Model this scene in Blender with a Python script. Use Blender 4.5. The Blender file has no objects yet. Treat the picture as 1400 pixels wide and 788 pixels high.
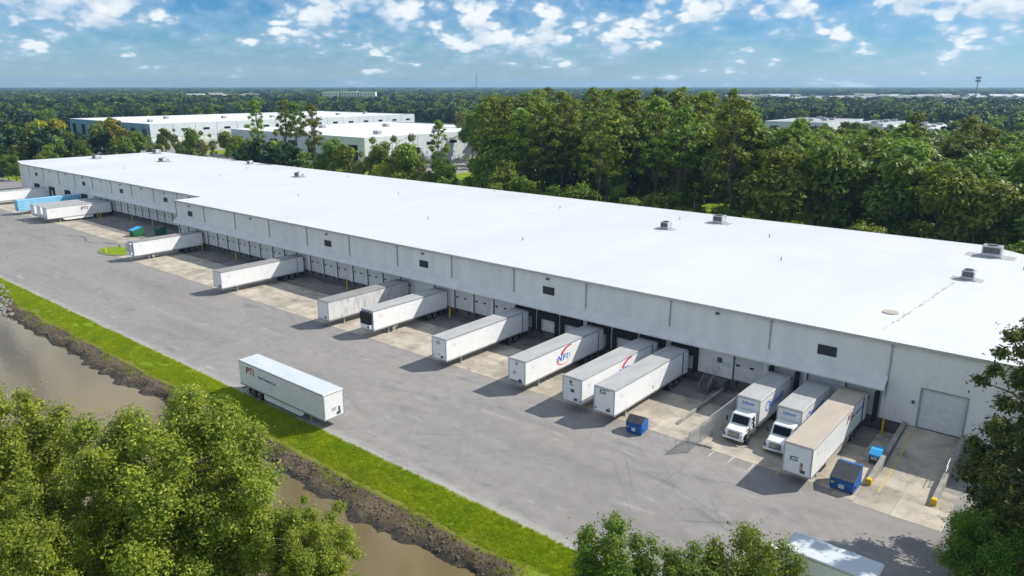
import bpy, math, random
import numpy as np
from mathutils import Vector, Matrix

random.seed(7)
RNG = np.random.default_rng(11)
PI = math.pi
scene = bpy.context.scene
COL = scene.collection

# ------------------------------------------------------------------ camera
CAM_H = 35.0
PITCH, YAW = 15.284, 39.885
cam_d = bpy.data.cameras.new('camera')
cam_d.sensor_width = 36.0
cam_d.lens = 36.0 * 1010.0 / 1400.0
cam_d.clip_start = 0.5
cam_d.clip_end = 40000.0
cam = bpy.data.objects.new('camera', cam_d)
COL.objects.link(cam)
cam.location = (0, 0, CAM_H)
cam.rotation_euler = (math.radians(90 - PITCH), 0, math.radians(YAW))
scene.camera = cam

# ------------------------------------------------------------------ light
SUN = Vector((0.70, 0.83, 1.0)).normalized()          # towards the sun
EL = math.asin(SUN.z)
AZ = math.atan2(SUN.x, SUN.y)                         # clockwise from +Y
sun_d = bpy.data.lights.new('sun', 'SUN')
sun_d.energy = 4.7
sun_d.angle = math.radians(0.55)
sun_d.color = (1.0, 0.955, 0.87)
sun = bpy.data.objects.new('sun', sun_d)
COL.objects.link(sun)
sun.rotation_euler = SUN.to_track_quat('Z', 'Y').to_euler()
sun.location = (0, 0, 120)

world = bpy.data.worlds.new('World')
scene.world = world
world.use_nodes = True
world.cycles.sampling_method = 'MANUAL'
world.cycles.sample_map_resolution = 256
scene.view_settings.view_transform = 'Standard'
scene.view_settings.look = 'None'
scene.view_settings.gamma = 1.0
scene.view_settings.use_curve_mapping = False
scene.view_settings.exposure = 0.25


class NT:
    """small helper to write node trees"""
    def __init__(self, tree):
        self.t = tree
        tree.nodes.clear()

    def n(self, kind, **kw):
        nd = self.t.nodes.new(kind)
        for k, v in kw.items():
            setattr(nd, k, v)
        return nd

    def l(self, a, b):
        self.t.links.new(a, b)

    def val(self, sock, v):
        if hasattr(v, 'is_output'):
            self.l(v, sock)
        else:
            sock.default_value = v

    def math(self, op, a, b=0.0, c=0.0):
        nd = self.n('ShaderNodeMath', operation=op)
        for i, v in enumerate((a, b, c)):
            self.val(nd.inputs[i], v)
        return nd.outputs[0]

    def mix(self, fac, a, b, blend='MIX'):
        nd = self.n('ShaderNodeMix', data_type='RGBA', blend_type=blend)
        self.val(nd.inputs[0], fac)
        for s, v in ((nd.inputs[6], a), (nd.inputs[7], b)):
            if hasattr(v, 'is_output'):
                self.l(v, s)
            else:
                s.default_value = (v[0], v[1], v[2], 1)
        return nd.outputs[2]

    def noise(self, vec, scale, detail=4, rough=0.55, dist=0.0):
        nd = self.n('ShaderNodeTexNoise')
        if vec is not None:
            self.l(vec, nd.inputs['Vector'])
        nd.inputs['Scale'].default_value = scale
        nd.inputs['Detail'].default_value = detail
        nd.inputs['Roughness'].default_value = rough
        nd.inputs['Distortion'].default_value = dist
        return nd.outputs['Fac']

    def ramp(self, fac, p0, p1, interp='LINEAR'):
        nd = self.n('ShaderNodeMapRange', interpolation_type=interp)
        self.l(fac, nd.inputs['Value'])
        nd.inputs['From Min'].default_value = p0
        nd.inputs['From Max'].default_value = p1
        return nd.outputs['Result']

    def mapping(self, vec, scale=(1, 1, 1), loc=(0, 0, 0), rot=(0, 0, 0)):
        nd = self.n('ShaderNodeMapping')
        self.l(vec, nd.inputs['Vector'])
        nd.inputs['Scale'].default_value = scale
        nd.inputs['Location'].default_value = loc
        nd.inputs['Rotation'].default_value = rot
        return nd.outputs['Vector']


def build_world():
    b = NT(world.node_tree)
    out = b.n('ShaderNodeOutputWorld')
    bg = b.n('ShaderNodeBackground')
    bg.inputs['Strength'].default_value = 0.070
    sky = b.n('ShaderNodeTexSky', sky_type='NISHITA')
    sky.sun_disc = False
    sky.sun_elevation = EL
    sky.sun_rotation = AZ
    sky.altitude = 0
    sky.air_density = 1.0
    sky.dust_density = 0.0
    sky.ozone_density = 2.5
    hs = b.n('ShaderNodeHueSaturation')
    hs.inputs['Saturation'].default_value = 1.22
    b.l(b.mix(1.0, sky.outputs[0], (0.62, 0.86, 1.20), 'MULTIPLY'), hs.inputs['Color'])
    tc = b.n('ShaderNodeTexCoord')
    sep = b.n('ShaderNodeSeparateXYZ')
    b.l(tc.outputs['Generated'], sep.inputs[0])
    el = b.math('ARCSINE', sep.outputs[2])
    az = b.math('ARCTAN2', sep.outputs[0], sep.outputs[1])
    elc = b.math('MAXIMUM', el, 0.0)
    # cumulus: sizes shrink towards the horizon, flat bases, puffy tops
    lg = b.math('LOGARITHM', b.math('ADD', elc, 0.05), math.e)

    def coord(dv, seed, k):
        cm = b.n('ShaderNodeCombineXYZ')
        b.l(b.math('MULTIPLY', az, 15.5 * k), cm.inputs[0])
        b.l(b.math('MULTIPLY', b.math('ADD', lg, dv), 3.4 * k), cm.inputs[1])
        cm.inputs[2].default_value = seed
        return cm.outputs[0]

    def puff(vec, scale):
        v = b.n('ShaderNodeTexVoronoi', feature='F1')
        b.l(vec, v.inputs['Vector'])
        v.inputs['Scale'].default_value = scale
        return b.math('SUBTRACT', 0.45, v.outputs['Distance'])

    def field(dv):
        c0 = coord(dv, 3.7, 1.0)
        wob = b.n('ShaderNodeTexNoise')
        b.l(c0, wob.inputs['Vector'])
        wob.inputs['Scale'].default_value = 2.5
        cw = b.n('ShaderNodeVectorMath', operation='MULTIPLY_ADD')
        b.l(wob.outputs['Color'], cw.inputs[0])
        cw.inputs[1].default_value = (0.35, 0.35, 0)
        b.l(c0, cw.inputs[2])
        p = b.math('ADD', b.math('MULTIPLY', puff(cw.outputs[0], 2.0), 0.30), b.math('MULTIPLY', puff(cw.outputs[0], 4.6), 0.20))
        return b.math('ADD', b.math('ADD', b.noise(c0, 0.85, 4, 0.5), p), b.math('MULTIPLY', b.math('SUBTRACT', b.noise(c0, 9.0, 4, 0.6), 0.5), 0.10))
    f0 = field(0.0)
    f1 = b.noise(coord(0.13, 3.7, 1.0), 0.85, 4, 0.5)
    fb = b.noise(coord(0.0, 3.7, 1.0), 0.85, 4, 0.5)
    big = b.noise(coord(0.0, 9.1, 0.28), 1.0, 2, 0.5)
    dens = b.math('ADD', f0, b.math('MULTIPLY', b.math('SUBTRACT', big, 0.5), 0.45))
    # fewer clouds right at the horizon
    low = b.ramp(el, 0.0, 0.095, 'SMOOTHSTEP')
    dens = b.math('ADD', dens, b.math('MULTIPLY', b.math('SUBTRACT', low, 1.0), 0.20))
    cover = b.ramp(dens, 0.405, 0.545, 'SMOOTHSTEP')
    shade = b.ramp(b.math('ADD', b.math('SUBTRACT', fb, f1), b.math('MULTIPLY', b.math('SUBTRACT', f0, fb), 0.6)), -0.10, 0.13)
    ccol = b.mix(shade, (6.6, 8.2, 10.0), (12.2, 12.5, 12.7))
    veil = b.math('MULTIPLY', b.ramp(dens, 0.20, 0.50), 0.38)
    c1 = b.mix(veil, hs.outputs[0], (7.6, 9.4, 10.9))
    c2 = b.mix(b.math('MULTIPLY', cover, 0.92), c1, ccol)
    b.l(c2, bg.inputs['Color'])
    b.l(bg.outputs[0], out.inputs['Surface'])


build_world()

# ------------------------------------------------------------------ materials
MATS = {}


def mat(name, col, col2=None, scale=1.0, rough=0.7, metal=0.0, bump=0.0, bscale=None, detail=5,
        contrast=(0.35, 0.65), coords='Object', stretch=(1, 1, 1), spec=0.4, objvar=0.0,
        col3=None, scale3=8.0, c3=(0.55, 0.7), coat=0.0):
    m = bpy.data.materials.new(name)
    m.use_nodes = True
    b = NT(m.node_tree)
    out = b.n('ShaderNodeOutputMaterial')
    bs = b.n('ShaderNodeBsdfPrincipled')
    b.l(bs.outputs[0], out.inputs[0])
    bs.inputs['Roughness'].default_value = rough
    bs.inputs['Metallic'].default_value = metal
    bs.inputs['Specular IOR Level'].default_value = spec
    bs.inputs['Coat Weight'].default_value = coat
    if coords == 'Object':
        vec = b.n('ShaderNodeTexCoord').outputs['Object']
    else:
        vec = b.n('ShaderNodeNewGeometry').outputs['Position']
    if stretch != (1, 1, 1):
        vec = b.mapping(vec, stretch)
    c = None
    if col2 is not None:
        f = b.ramp(b.noise(vec, scale, detail, 0.6), *contrast)
        c = b.mix(f, col, col2)
        if col3 is not None:
            f3 = b.ramp(b.noise(vec, scale3, 4, 0.6), *c3)
            c = b.mix(f3, c, col3)
    if objvar:
        oi = b.n('ShaderNodeObjectInfo')
        k = b.math('ADD', b.math('MULTIPLY', oi.outputs['Random'], 2 * objvar), 1 - objvar)
        hv = b.n('ShaderNodeHueSaturation')
        if c is None:
            hv.inputs['Color'].default_value = (*col, 1)
        else:
            b.l(c, hv.inputs['Color'])
        b.l(k, hv.inputs['Value'])
        c = hv.outputs[0]
    if c is None:
        bs.inputs['Base Color'].default_value = (*col, 1)
    else:
        b.l(c, bs.inputs['Base Color'])
    if bump:
        bp = b.n('ShaderNodeBump')
        bp.inputs['Strength'].default_value = bump
        bp.inputs['Distance'].default_value = 0.05
        b.l(b.noise(vec, bscale or scale * 4, 4, 0.6), bp.inputs['Height'])
        b.l(bp.outputs[0], bs.inputs['Normal'])
    MATS[name] = m
    return m


def asphalt_material():
    m = bpy.data.materials.new('asphalt')
    m.use_nodes = True
    b = NT(m.node_tree)
    out = b.n('ShaderNodeOutputMaterial')
    bs = b.n('ShaderNodeBsdfPrincipled')
    b.l(bs.outputs[0], out.inputs[0])
    bs.inputs['Roughness'].default_value = 0.9
    bs.inputs['Specular IOR Level'].default_value = 0.25
    pos = b.n('ShaderNodeNewGeometry').outputs['Position']
    # long wear bands along the driving lanes
    lanes = b.ramp(b.noise(b.mapping(pos, (0.02, 0.22, 1)), 1.0, 4, 0.55, 0.4), 0.35, 0.68)
    c = b.mix(lanes, (0.240, 0.224, 0.214), (0.312, 0.290, 0.274))
    patch = b.ramp(b.noise(b.mapping(pos, (0.05, 0.10, 1)), 1.0, 7, 0.62, 0.6), 0.42, 0.66)
    c = b.mix(b.math('MULTIPLY', patch, 0.75), c, (0.31, 0.295, 0.283))
    dark = b.ramp(b.noise(b.mapping(pos, (0.16, 0.42, 1), (7, 3, 0)), 1.0, 6, 0.6, 0.5), 0.58, 0.74)
    c = b.mix(b.math('MULTIPLY', dark, 0.7), c, (0.135, 0.132, 0.138))
    # pale scuffed sandy streaks
    st = b.ramp(b.noise(b.mapping(pos, (0.13, 0.75, 1), (3, 9, 0)), 1.0, 6, 0.65, 0.35), 0.61, 0.74)
    c = b.mix(b.math('MULTIPLY', st, 0.85), c, (0.47, 0.45, 0.42))
    # mottling and scuffed tyre tracks in several directions
    mot = b.ramp(b.noise(pos, 0.75, 6, 0.68), 0.36, 0.68)
    c = b.mix(b.math('MULTIPLY', mot, 0.42), c, (0.145, 0.139, 0.138))
    warm = b.ramp(b.noise(b.mapping(pos, (0.09, 0.16, 1), (31, 5, 0)), 1.0, 5, 0.6, 0.6), 0.50, 0.72)
    c = b.mix(b.math('MULTIPLY', warm, 0.5), c, (0.30, 0.275, 0.25))
    for ang, off in ((0.9, 11.0), (-0.65, 23.0), (1.57, 37.0), (0.35, 51.0)):
        vv = b.mapping(b.mapping(pos, (1, 1, 1), (off, off, 0), (0, 0, ang)), (0.05, 1.5, 1))
        tr = b.ramp(b.noise(vv, 1.0, 4, 0.6, 0.9), 0.62, 0.74)
        area = b.ramp(b.noise(pos, 0.045, 2, 0.5), 0.40 + 0.03 * ang, 0.60)
        c = b.mix(b.math('MULTIPLY', b.math('MULTIPLY', tr, area), 0.55), c, (0.115, 0.112, 0.114))
    # turning circles scrubbed in by the trailers
    sp_ = b.n('ShaderNodeSeparateXYZ')
    b.l(pos, sp_.inputs[0])
    for cx, cy, r0, r1 in ((-58, 38, 12, 27), (-28, 34, 12, 27), (-95, 40, 10, 25), (-70, 84, 22, 40), (-135, 82, 20, 38), (-12, 80, 18, 36)):
        dx = b.math('SUBTRACT', sp_.outputs[0], float(cx))
        dy = b.math('SUBTRACT', sp_.outputs[1], float(cy))
        rad = b.math('SQRT', b.math('ADD', b.math('MULTIPLY', dx, dx), b.math('MULTIPLY', dy, dy)))
        cmb = b.n('ShaderNodeCombineXYZ')
        b.l(b.math('MULTIPLY', rad, 1.25), cmb.inputs[0])
        b.l(b.math('MULTIPLY', b.math('ARCTAN2', dx, dy), 1.6), cmb.inputs[1])
        cmb.inputs[2].default_value = cx
        ring = b.ramp(b.noise(cmb.outputs[0], 1.0, 3, 0.6), 0.60, 0.72)
        lim = b.math('MULTIPLY', b.ramp(rad, r0, r0 + 3.0), b.math('SUBTRACT', 1.0, b.ramp(rad, r1 - 6.0, r1)))
        c = b.mix(b.math('MULTIPLY', b.math('MULTIPLY', ring, lim), 0.24), c, (0.13, 0.124, 0.122))
    # sand washed up along the grass edge
    sep = b.n('ShaderNodeSeparateXYZ')
    b.l(pos, sep.inputs[0])
    edge = b.math('SUBTRACT', 1.0, b.ramp(sep.outputs[1], 41.6, 44.2))
    en = b.ramp(b.math('MULTIPLY', edge, b.noise(b.mapping(pos, (0.35, 1.1, 1)), 1.0, 6, 0.65)), 0.22, 0.50)
    c = b.mix(b.math('MULTIPLY', en, 0.8), c, (0.42, 0.405, 0.37))
    grain = b.ramp(b.noise(pos, 9.0, 3, 0.7), 0.3, 0.7)
    c = b.mix(b.math('MULTIPLY', grain, 0.22), c, (0.14, 0.138, 0.14))
    b.l(c, bs.inputs['Base Color'])
    bp = b.n('ShaderNodeBump')
    bp.inputs['Strength'].default_value = 0.35
    bp.inputs['Distance'].default_value = 0.02
    b.l(b.noise(pos, 14.0, 3, 0.7), bp.inputs['Height'])
    b.l(bp.outputs[0], bs.inputs['Normal'])
    MATS['asphalt'] = m
    return m


def ground_material():
    """grass everywhere; bare earth and mud down the pond bank"""
    m = bpy.data.materials.new('ground')
    m.use_nodes = True
    b = NT(m.node_tree)
    out = b.n('ShaderNodeOutputMaterial')
    bs = b.n('ShaderNodeBsdfPrincipled')
    b.l(bs.outputs[0], out.inputs[0])
    bs.inputs['Roughness'].default_value = 0.92
    bs.inputs['Specular IOR Level'].default_value = 0.15
    pos = b.n('ShaderNodeNewGeometry').outputs['Position']
    sep = b.n('ShaderNodeSeparateXYZ')
    b.l(pos, sep.inputs[0])
    g1 = b.ramp(b.noise(pos, 0.35, 6, 0.6), 0.35, 0.68)
    c = b.mix(g1, (0.150, 0.235, 0.008), (0.225, 0.305, 0.012))
    g2 = b.ramp(b.noise(pos, 2.3, 5, 0.65), 0.52, 0.75)
    c = b.mix(b.math('MULTIPLY', g2, 0.55), c, (0.080, 0.150, 0.012))
    nz = b.noise(pos, 0.55, 6, 0.65)
    g3 = b.ramp(b.noise(b.mapping(pos, (0.12, 0.5, 1)), 1.0, 6, 0.65), 0.52, 0.72)
    c = b.mix(b.math('MULTIPLY', g3, 0.75), c, (0.24, 0.205, 0.065))
    # bare soil where the bank drops
    zz = b.math('ADD', sep.outputs[2], b.math('MULTIPLY', b.math('SUBTRACT', nz, 0.5), 0.32))
    dry = b.math('SUBTRACT', 1.0, b.ramp(zz, -0.44, -0.26, 'SMOOTHSTEP'))
    c = b.mix(b.math('MULTIPLY', dry, 0.6), c, (0.19, 0.155, 0.045))
    soil = b.math('SUBTRACT', 1.0, b.ramp(zz, -0.62, -0.42, 'SMOOTHSTEP'))
    sc = b.mix(b.ramp(b.noise(pos, 3.0, 6, 0.7), 0.35, 0.66), (0.075, 0.056, 0.036), (0.20, 0.155, 0.11))
    c = b.mix(soil, c, sc)
    mud = b.math('SUBTRACT', 1.0, b.ramp(zz, -1.30, -1.00, 'SMOOTHSTEP'))
    mc = b.mix(b.ramp(b.noise(pos, 2.2, 6, 0.7), 0.35, 0.66), (0.032, 0.028, 0.023), (0.105, 0.092, 0.076))
    c = b.mix(mud, c, mc)
    b.l(c, bs.inputs['Base Color'])
    bp = b.n('ShaderNodeBump')
    bp.inputs['Strength'].default_value = 0.8
    bp.inputs['Distance'].default_value = 0.12
    b.l(b.noise(pos, 4.0, 6, 0.7), bp.inputs['Height'])
    b.l(bp.outputs[0], bs.inputs['Normal'])
    MATS['ground'] = m


def leaf_material(name, a, c2, yellow, transl=0.35, varv=0.25, hue=0.045):
    m = bpy.data.materials.new(name)
    m.use_nodes = True
    b = NT(m.node_tree)
    out = b.n('ShaderNodeOutputMaterial')
    pos = b.n('ShaderNodeNewGeometry').outputs['Position']
    isl = b.n('ShaderNodeNewGeometry').outputs['Random Per Island']
    oi = b.n('ShaderNodeObjectInfo').outputs['Random']
    f = b.ramp(b.noise(pos, 0.45, 4, 0.6), 0.32, 0.68)
    c = b.mix(f, a, c2)
    c = b.mix(b.math('MULTIPLY', b.ramp(isl, 0.80, 1.0), 0.8), c, yellow)
    hv = b.n('ShaderNodeHueSaturation')
    b.l(c, hv.inputs['Color'])
    b.l(b.math('ADD', b.math('MULTIPLY', oi, hue), 0.4925 - hue * 0.5), hv.inputs['Hue'])
    v = b.math('ADD', b.math('MULTIPLY', isl, 0.5), b.math('ADD', b.math('MULTIPLY', oi, 2 * varv), 0.75 - varv))
    b.l(v, hv.inputs['Value'])
    d = b.n('ShaderNodeBsdfPrincipled')
    d.inputs['Roughness'].default_value = 0.55
    d.inputs['Specular IOR Level'].default_value = 0.3
    t = b.n('ShaderNodeBsdfTranslucent')
    b.l(hv.outputs[0], d.inputs['Base Color'])
    b.l(b.mix(1.0, hv.outputs[0], (1.25, 1.35, 0.6), 'MULTIPLY'), t.inputs[0])
    mx = b.n('ShaderNodeMixShader')
    mx.inputs[0].default_value = transl
    b.l(d.outputs[0], mx.inputs[1])
    b.l(t.outputs[0], mx.inputs[2])
    b.l(mx.outputs[0], out.inputs[0])
    MATS[name] = m


def water_material():
    m = bpy.data.materials.new('pond_water')
    m.use_nodes = True
    b = NT(m.node_tree)
    out = b.n('ShaderNodeOutputMaterial')
    bs = b.n('ShaderNodeBsdfPrincipled')
    b.l(bs.outputs[0], out.inputs[0])
    pos = b.n('ShaderNodeNewGeometry').outputs['Position']
    f = b.ramp(b.noise(b.mapping(pos, (0.05, 0.09, 1)), 1.0, 4, 0.55, 0.5), 0.35, 0.65)
    b.l(b.mix(f, (0.128, 0.094, 0.036), (0.170, 0.126, 0.054)), bs.inputs['Base Color'])
    bs.inputs['Roughness'].default_value = 0.04
    bs.inputs['IOR'].default_value = 1.5
    bp = b.n('ShaderNodeBump')
    bp.inputs['Strength'].default_value = 0.16
    bp.inputs['Distance'].default_value = 0.04
    b.l(b.noise(b.mapping(pos, (1.2, 2.2, 1)), 1.0, 3, 0.5), bp.inputs['Height'])
    b.l(bp.outputs[0], bs.inputs['Normal'])
    MATS['water'] = m


def roof_material():
    m = bpy.data.materials.new('roof_membrane')
    m.use_nodes = True
    b = NT(m.node_tree)
    out = b.n('ShaderNodeOutputMaterial')
    bs = b.n('ShaderNodeBsdfPrincipled')
    b.l(bs.outputs[0], out.inputs[0])
    bs.inputs['Roughness'].default_value = 0.6
    pos = b.n('ShaderNodeNewGeometry').outputs['Position']
    f = b.ramp(b.noise(b.mapping(pos, (0.06, 0.03, 1)), 1.0, 6, 0.6, 0.3), 0.35, 0.7)
    c = b.mix(f, (0.615, 0.63, 0.655), (0.55, 0.565, 0.59))
    s = b.ramp(b.noise(b.mapping(pos, (0.25, 0.9, 1)), 1.0, 6, 0.65), 0.64, 0.80)
    c = b.mix(b.math('MULTIPLY', s, 0.5), c, (0.47, 0.48, 0.48))
    pond = b.ramp(b.noise(b.mapping(pos, (0.10, 0.14, 1), (9, 4, 0)), 1.0, 5, 0.55, 0.4), 0.55, 0.75)
    c = b.mix(b.math('MULTIPLY', pond, 0.45), c, (0.49, 0.51, 0.53))
    w = b.n('ShaderNodeTexWave', wave_type='BANDS', bands_direction='X')
    w.inputs['Scale'].default_value = 0.105
    w.inputs['Distortion'].default_value = 0.0
    b.l(pos, w.inputs['Vector'])
    seam = b.ramp(w.outputs['Fac'], 0.9985, 1.0)
    c = b.mix(b.math('MULTIPLY', seam, 0.55), c, (0.47, 0.49, 0.52))
    b.l(c, bs.inputs['Base Color'])
    MATS['roof'] = m


asphalt_material()
ground_material()
water_material()
roof_material()
mat('wall_white', (0.80, 0.79, 0.765), (0.71, 0.70, 0.685), 0.5, 0.8, bump=0.05, stretch=(1, 1, 0.25), objvar=0.035,
    detail=7, col3=(0.54, 0.53, 0.51), scale3=1.6, c3=(0.60, 0.86))
mat('door_white', (0.70, 0.70, 0.70), (0.60, 0.60, 0.60), 1.2, 0.6, objvar=0.07)
mat('canopy_metal', (0.76, 0.74, 0.71), (0.66, 0.645, 0.62), 0.6, 0.5)
mat('dark_metal', (0.07, 0.075, 0.08), (0.11, 0.11, 0.11), 2.0, 0.6)
mat('grey_metal', (0.30, 0.31, 0.32), (0.40, 0.41, 0.42), 2.0, 0.5, 0.3)
mat('galvanised', (0.42, 0.43, 0.44), (0.55, 0.56, 0.57), 4.0, 0.45, 0.7)
mat('louver', (0.035, 0.035, 0.04), None, rough=0.6)
mat('black_foam', (0.012, 0.013, 0.016), (0.025, 0.026, 0.03), 1.5, 0.9)
mat('rubber', (0.014, 0.014, 0.015), (0.030, 0.029, 0.028), 6.0, 0.85)
mat('dock_concrete', (0.13, 0.125, 0.12), (0.08, 0.078, 0.075), 0.9, 0.9, bump=0.2)
mat('glass_dark', (0.010, 0.013, 0.018), None, rough=0.12, spec=0.25)
mat('apron', (0.47, 0.42, 0.34), (0.31, 0.275, 0.23), 0.34, 0.92, bump=0.15, coords='World', objvar=0.10,
    detail=8, contrast=(0.38, 0.62), col3=(0.17, 0.155, 0.14), scale3=0.5, c3=(0.55, 0.76))
mat('kerb_concrete', (0.33, 0.315, 0.29), (0.23, 0.22, 0.20), 1.2, 0.9, bump=0.2, coords='World')
mat('yellow_paint', (0.72, 0.50, 0.02), (0.50, 0.33, 0.02), 3.0, 0.6)
mat('yellow_line', (0.60, 0.43, 0.08), (0.38, 0.30, 0.13), 1.5, 0.8, coords='World')
mat('white_line', (0.60, 0.60, 0.58), (0.36, 0.35, 0.33), 1.5, 0.8, coords='World')
mat('trailer_white', (0.86, 0.86, 0.855), (0.80, 0.80, 0.795), 0.5, 0.38, stretch=(1, 1, 2), objvar=0.05, coat=0.2,
    col3=(0.60, 0.585, 0.56), scale3=1.1, c3=(0.56, 0.85))
mat('trailer_dirty', (0.66, 0.65, 0.64), (0.40, 0.39, 0.385), 0.9, 0.55, stretch=(1, 1.4, 0.6), detail=8, contrast=(0.45, 0.70))
mat('trailer_blue', (0.20, 0.48, 0.70), (0.30, 0.57, 0.76), 0.5, 0.45)
mat('trailer_roof', (0.42, 0.42, 0.415), (0.35, 0.35, 0.345), 0.7, 0.6, stretch=(1, 0.3, 1))
mat('trailer_roof_tan', (0.46, 0.40, 0.33), (0.40, 0.35, 0.29), 0.7, 0.6, stretch=(1, 0.3, 1))
mat('trailer_roof_white', (0.56, 0.60, 0.63), (0.50, 0.54, 0.57), 0.7, 0.5, stretch=(1, 0.3, 1))
mat('trailer_roof_dark', (0.30, 0.285, 0.275), (0.23, 0.22, 0.215), 0.7, 0.65, stretch=(1, 0.3, 1))
mat('alloy', (0.55, 0.56, 0.57), (0.42, 0.43, 0.44), 2.0, 0.4, 0.6)
mat('chassis', (0.025, 0.025, 0.027), (0.05, 0.047, 0.044), 3.0, 0.75)
mat('ink_navy', (0.020, 0.035, 0.16), None, rough=0.5)
mat('ink_black', (0.015, 0.015, 0.02), None, rough=0.5)
mat('ink_red', (0.62, 0.012, 0.03), None, rough=0.5)
mat('ink_green', (0.03, 0.13, 0.10), None, rough=0.5)
mat('ink_blue', (0.03, 0.15, 0.55), None, rough=0.5)
mat('ink_grey', (0.10, 0.10, 0.11), None, rough=0.5)
mat('lamp_amber', (0.55, 0.20, 0.02), None, rough=0.3)
mat('lamp_red', (0.40, 0.02, 0.02), None, rough=0.3)
mat('lamp_clear', (0.75, 0.77, 0.78), None, rough=0.12)
mat('dumpster_blue', (0.012, 0.115, 0.42), (0.018, 0.09, 0.30), 1.5, 0.55, bump=0.1)
mat('dumpster_green', (0.015, 0.17, 0.07), (0.02, 0.12, 0.05), 1.5, 0.6)
mat('lid_plastic', (0.030, 0.034, 0.045), (0.05, 0.053, 0.06), 2.0, 0.5)
mat('cart_blue', (0.04, 0.35, 0.70), None, rough=0.45)
mat('truck_white', (0.80, 0.80, 0.79), (0.74, 0.74, 0.73), 0.8, 0.3, coat=0.4)
mat('chrome', (0.65, 0.66, 0.68), None, rough=0.2, metal=0.9)
mat('bark', (0.16, 0.125, 0.095), (0.09, 0.07, 0.055), 3.0, 0.95, stretch=(1, 1, 0.25), bump=0.5)
mat('bark_pine', (0.17, 0.115, 0.085), (0.10, 0.07, 0.055), 2.0, 0.95, stretch=(1, 1, 0.3), bump=0.5)
mat('stone', (0.30, 0.285, 0.26), (0.17, 0.16, 0.15), 1.3, 0.9, objvar=0.1, coords='World', bump=0.3)
mat('clod', (0.10, 0.08, 0.055), (0.17, 0.14, 0.10), 1.0, 0.95, objvar=0.2, coords='World')
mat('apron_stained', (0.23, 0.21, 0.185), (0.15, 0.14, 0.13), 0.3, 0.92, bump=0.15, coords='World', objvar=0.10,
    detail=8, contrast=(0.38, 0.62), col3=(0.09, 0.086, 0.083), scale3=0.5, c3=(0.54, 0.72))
mat('far_wall', (0.62, 0.65, 0.68), (0.54, 0.57, 0.60), 0.15, 0.8, objvar=0.03)
mat('far_wall_blue', (0.12, 0.22, 0.34), (0.16, 0.27, 0.40), 0.15, 0.6)
mat('far_roof', (0.75, 0.76, 0.76), (0.66, 0.67, 0.67), 0.04, 0.7, coords='World')
mat('far_roof_grey', (0.42, 0.42, 0.42), (0.34, 0.34, 0.345), 0.03, 0.8, coords='World')
mat('house_wall', (0.74, 0.71, 0.66), None, rough=0.8, objvar=0.12)
mat('house_roof', (0.34, 0.31, 0.30), None, rough=0.8, objvar=0.3)
mat('hydrant', (0.70, 0.62, 0.10), None, rough=0.5)
leaf_material('leaf_fore', (0.130, 0.200, 0.020), (0.275, 0.335, 0.036), (0.46, 0.44, 0.06), 0.40, 0.03, 0.012)
leaf_material('leaf_fore_right', (0.050, 0.078, 0.016), (0.095, 0.125, 0.022), (0.26, 0.25, 0.03), 0.22, 0.05, 0.012)
leaf_material('leaf_bright', (0.085, 0.165, 0.018), (0.160, 0.235, 0.026), (0.30, 0.30, 0.03), 0.40, 0.05)
leaf_material('leaf_oak', (0.082, 0.145, 0.020), (0.160, 0.225, 0.026), (0.26, 0.27, 0.035), 0.34, 0.32)
leaf_material('leaf_pine', (0.110, 0.175, 0.018), (0.225, 0.285, 0.024), (0.28, 0.30, 0.032), 0.32, 0.32)
leaf_material('leaf_yellow', (0.30, 0.35, 0.024), (0.40, 0.40, 0.026), (0.46, 0.42, 0.04), 0.38)
leaf_material('leaf_olive', (0.16, 0.18, 0.055), (0.22, 0.225, 0.07), (0.28, 0.22, 0.08), 0.32)
leaf_material('leaf_far', (0.020, 0.048, 0.024), (0.040, 0.075, 0.030), (0.060, 0.090, 0.030), 0.22, 0.30)  # colour darkened to carry cloud shade over the distance
leaf_material('grass_blade', (0.215, 0.325, 0.008), (0.390, 0.440, 0.018), (0.48, 0.42, 0.07), 0.45)


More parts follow.
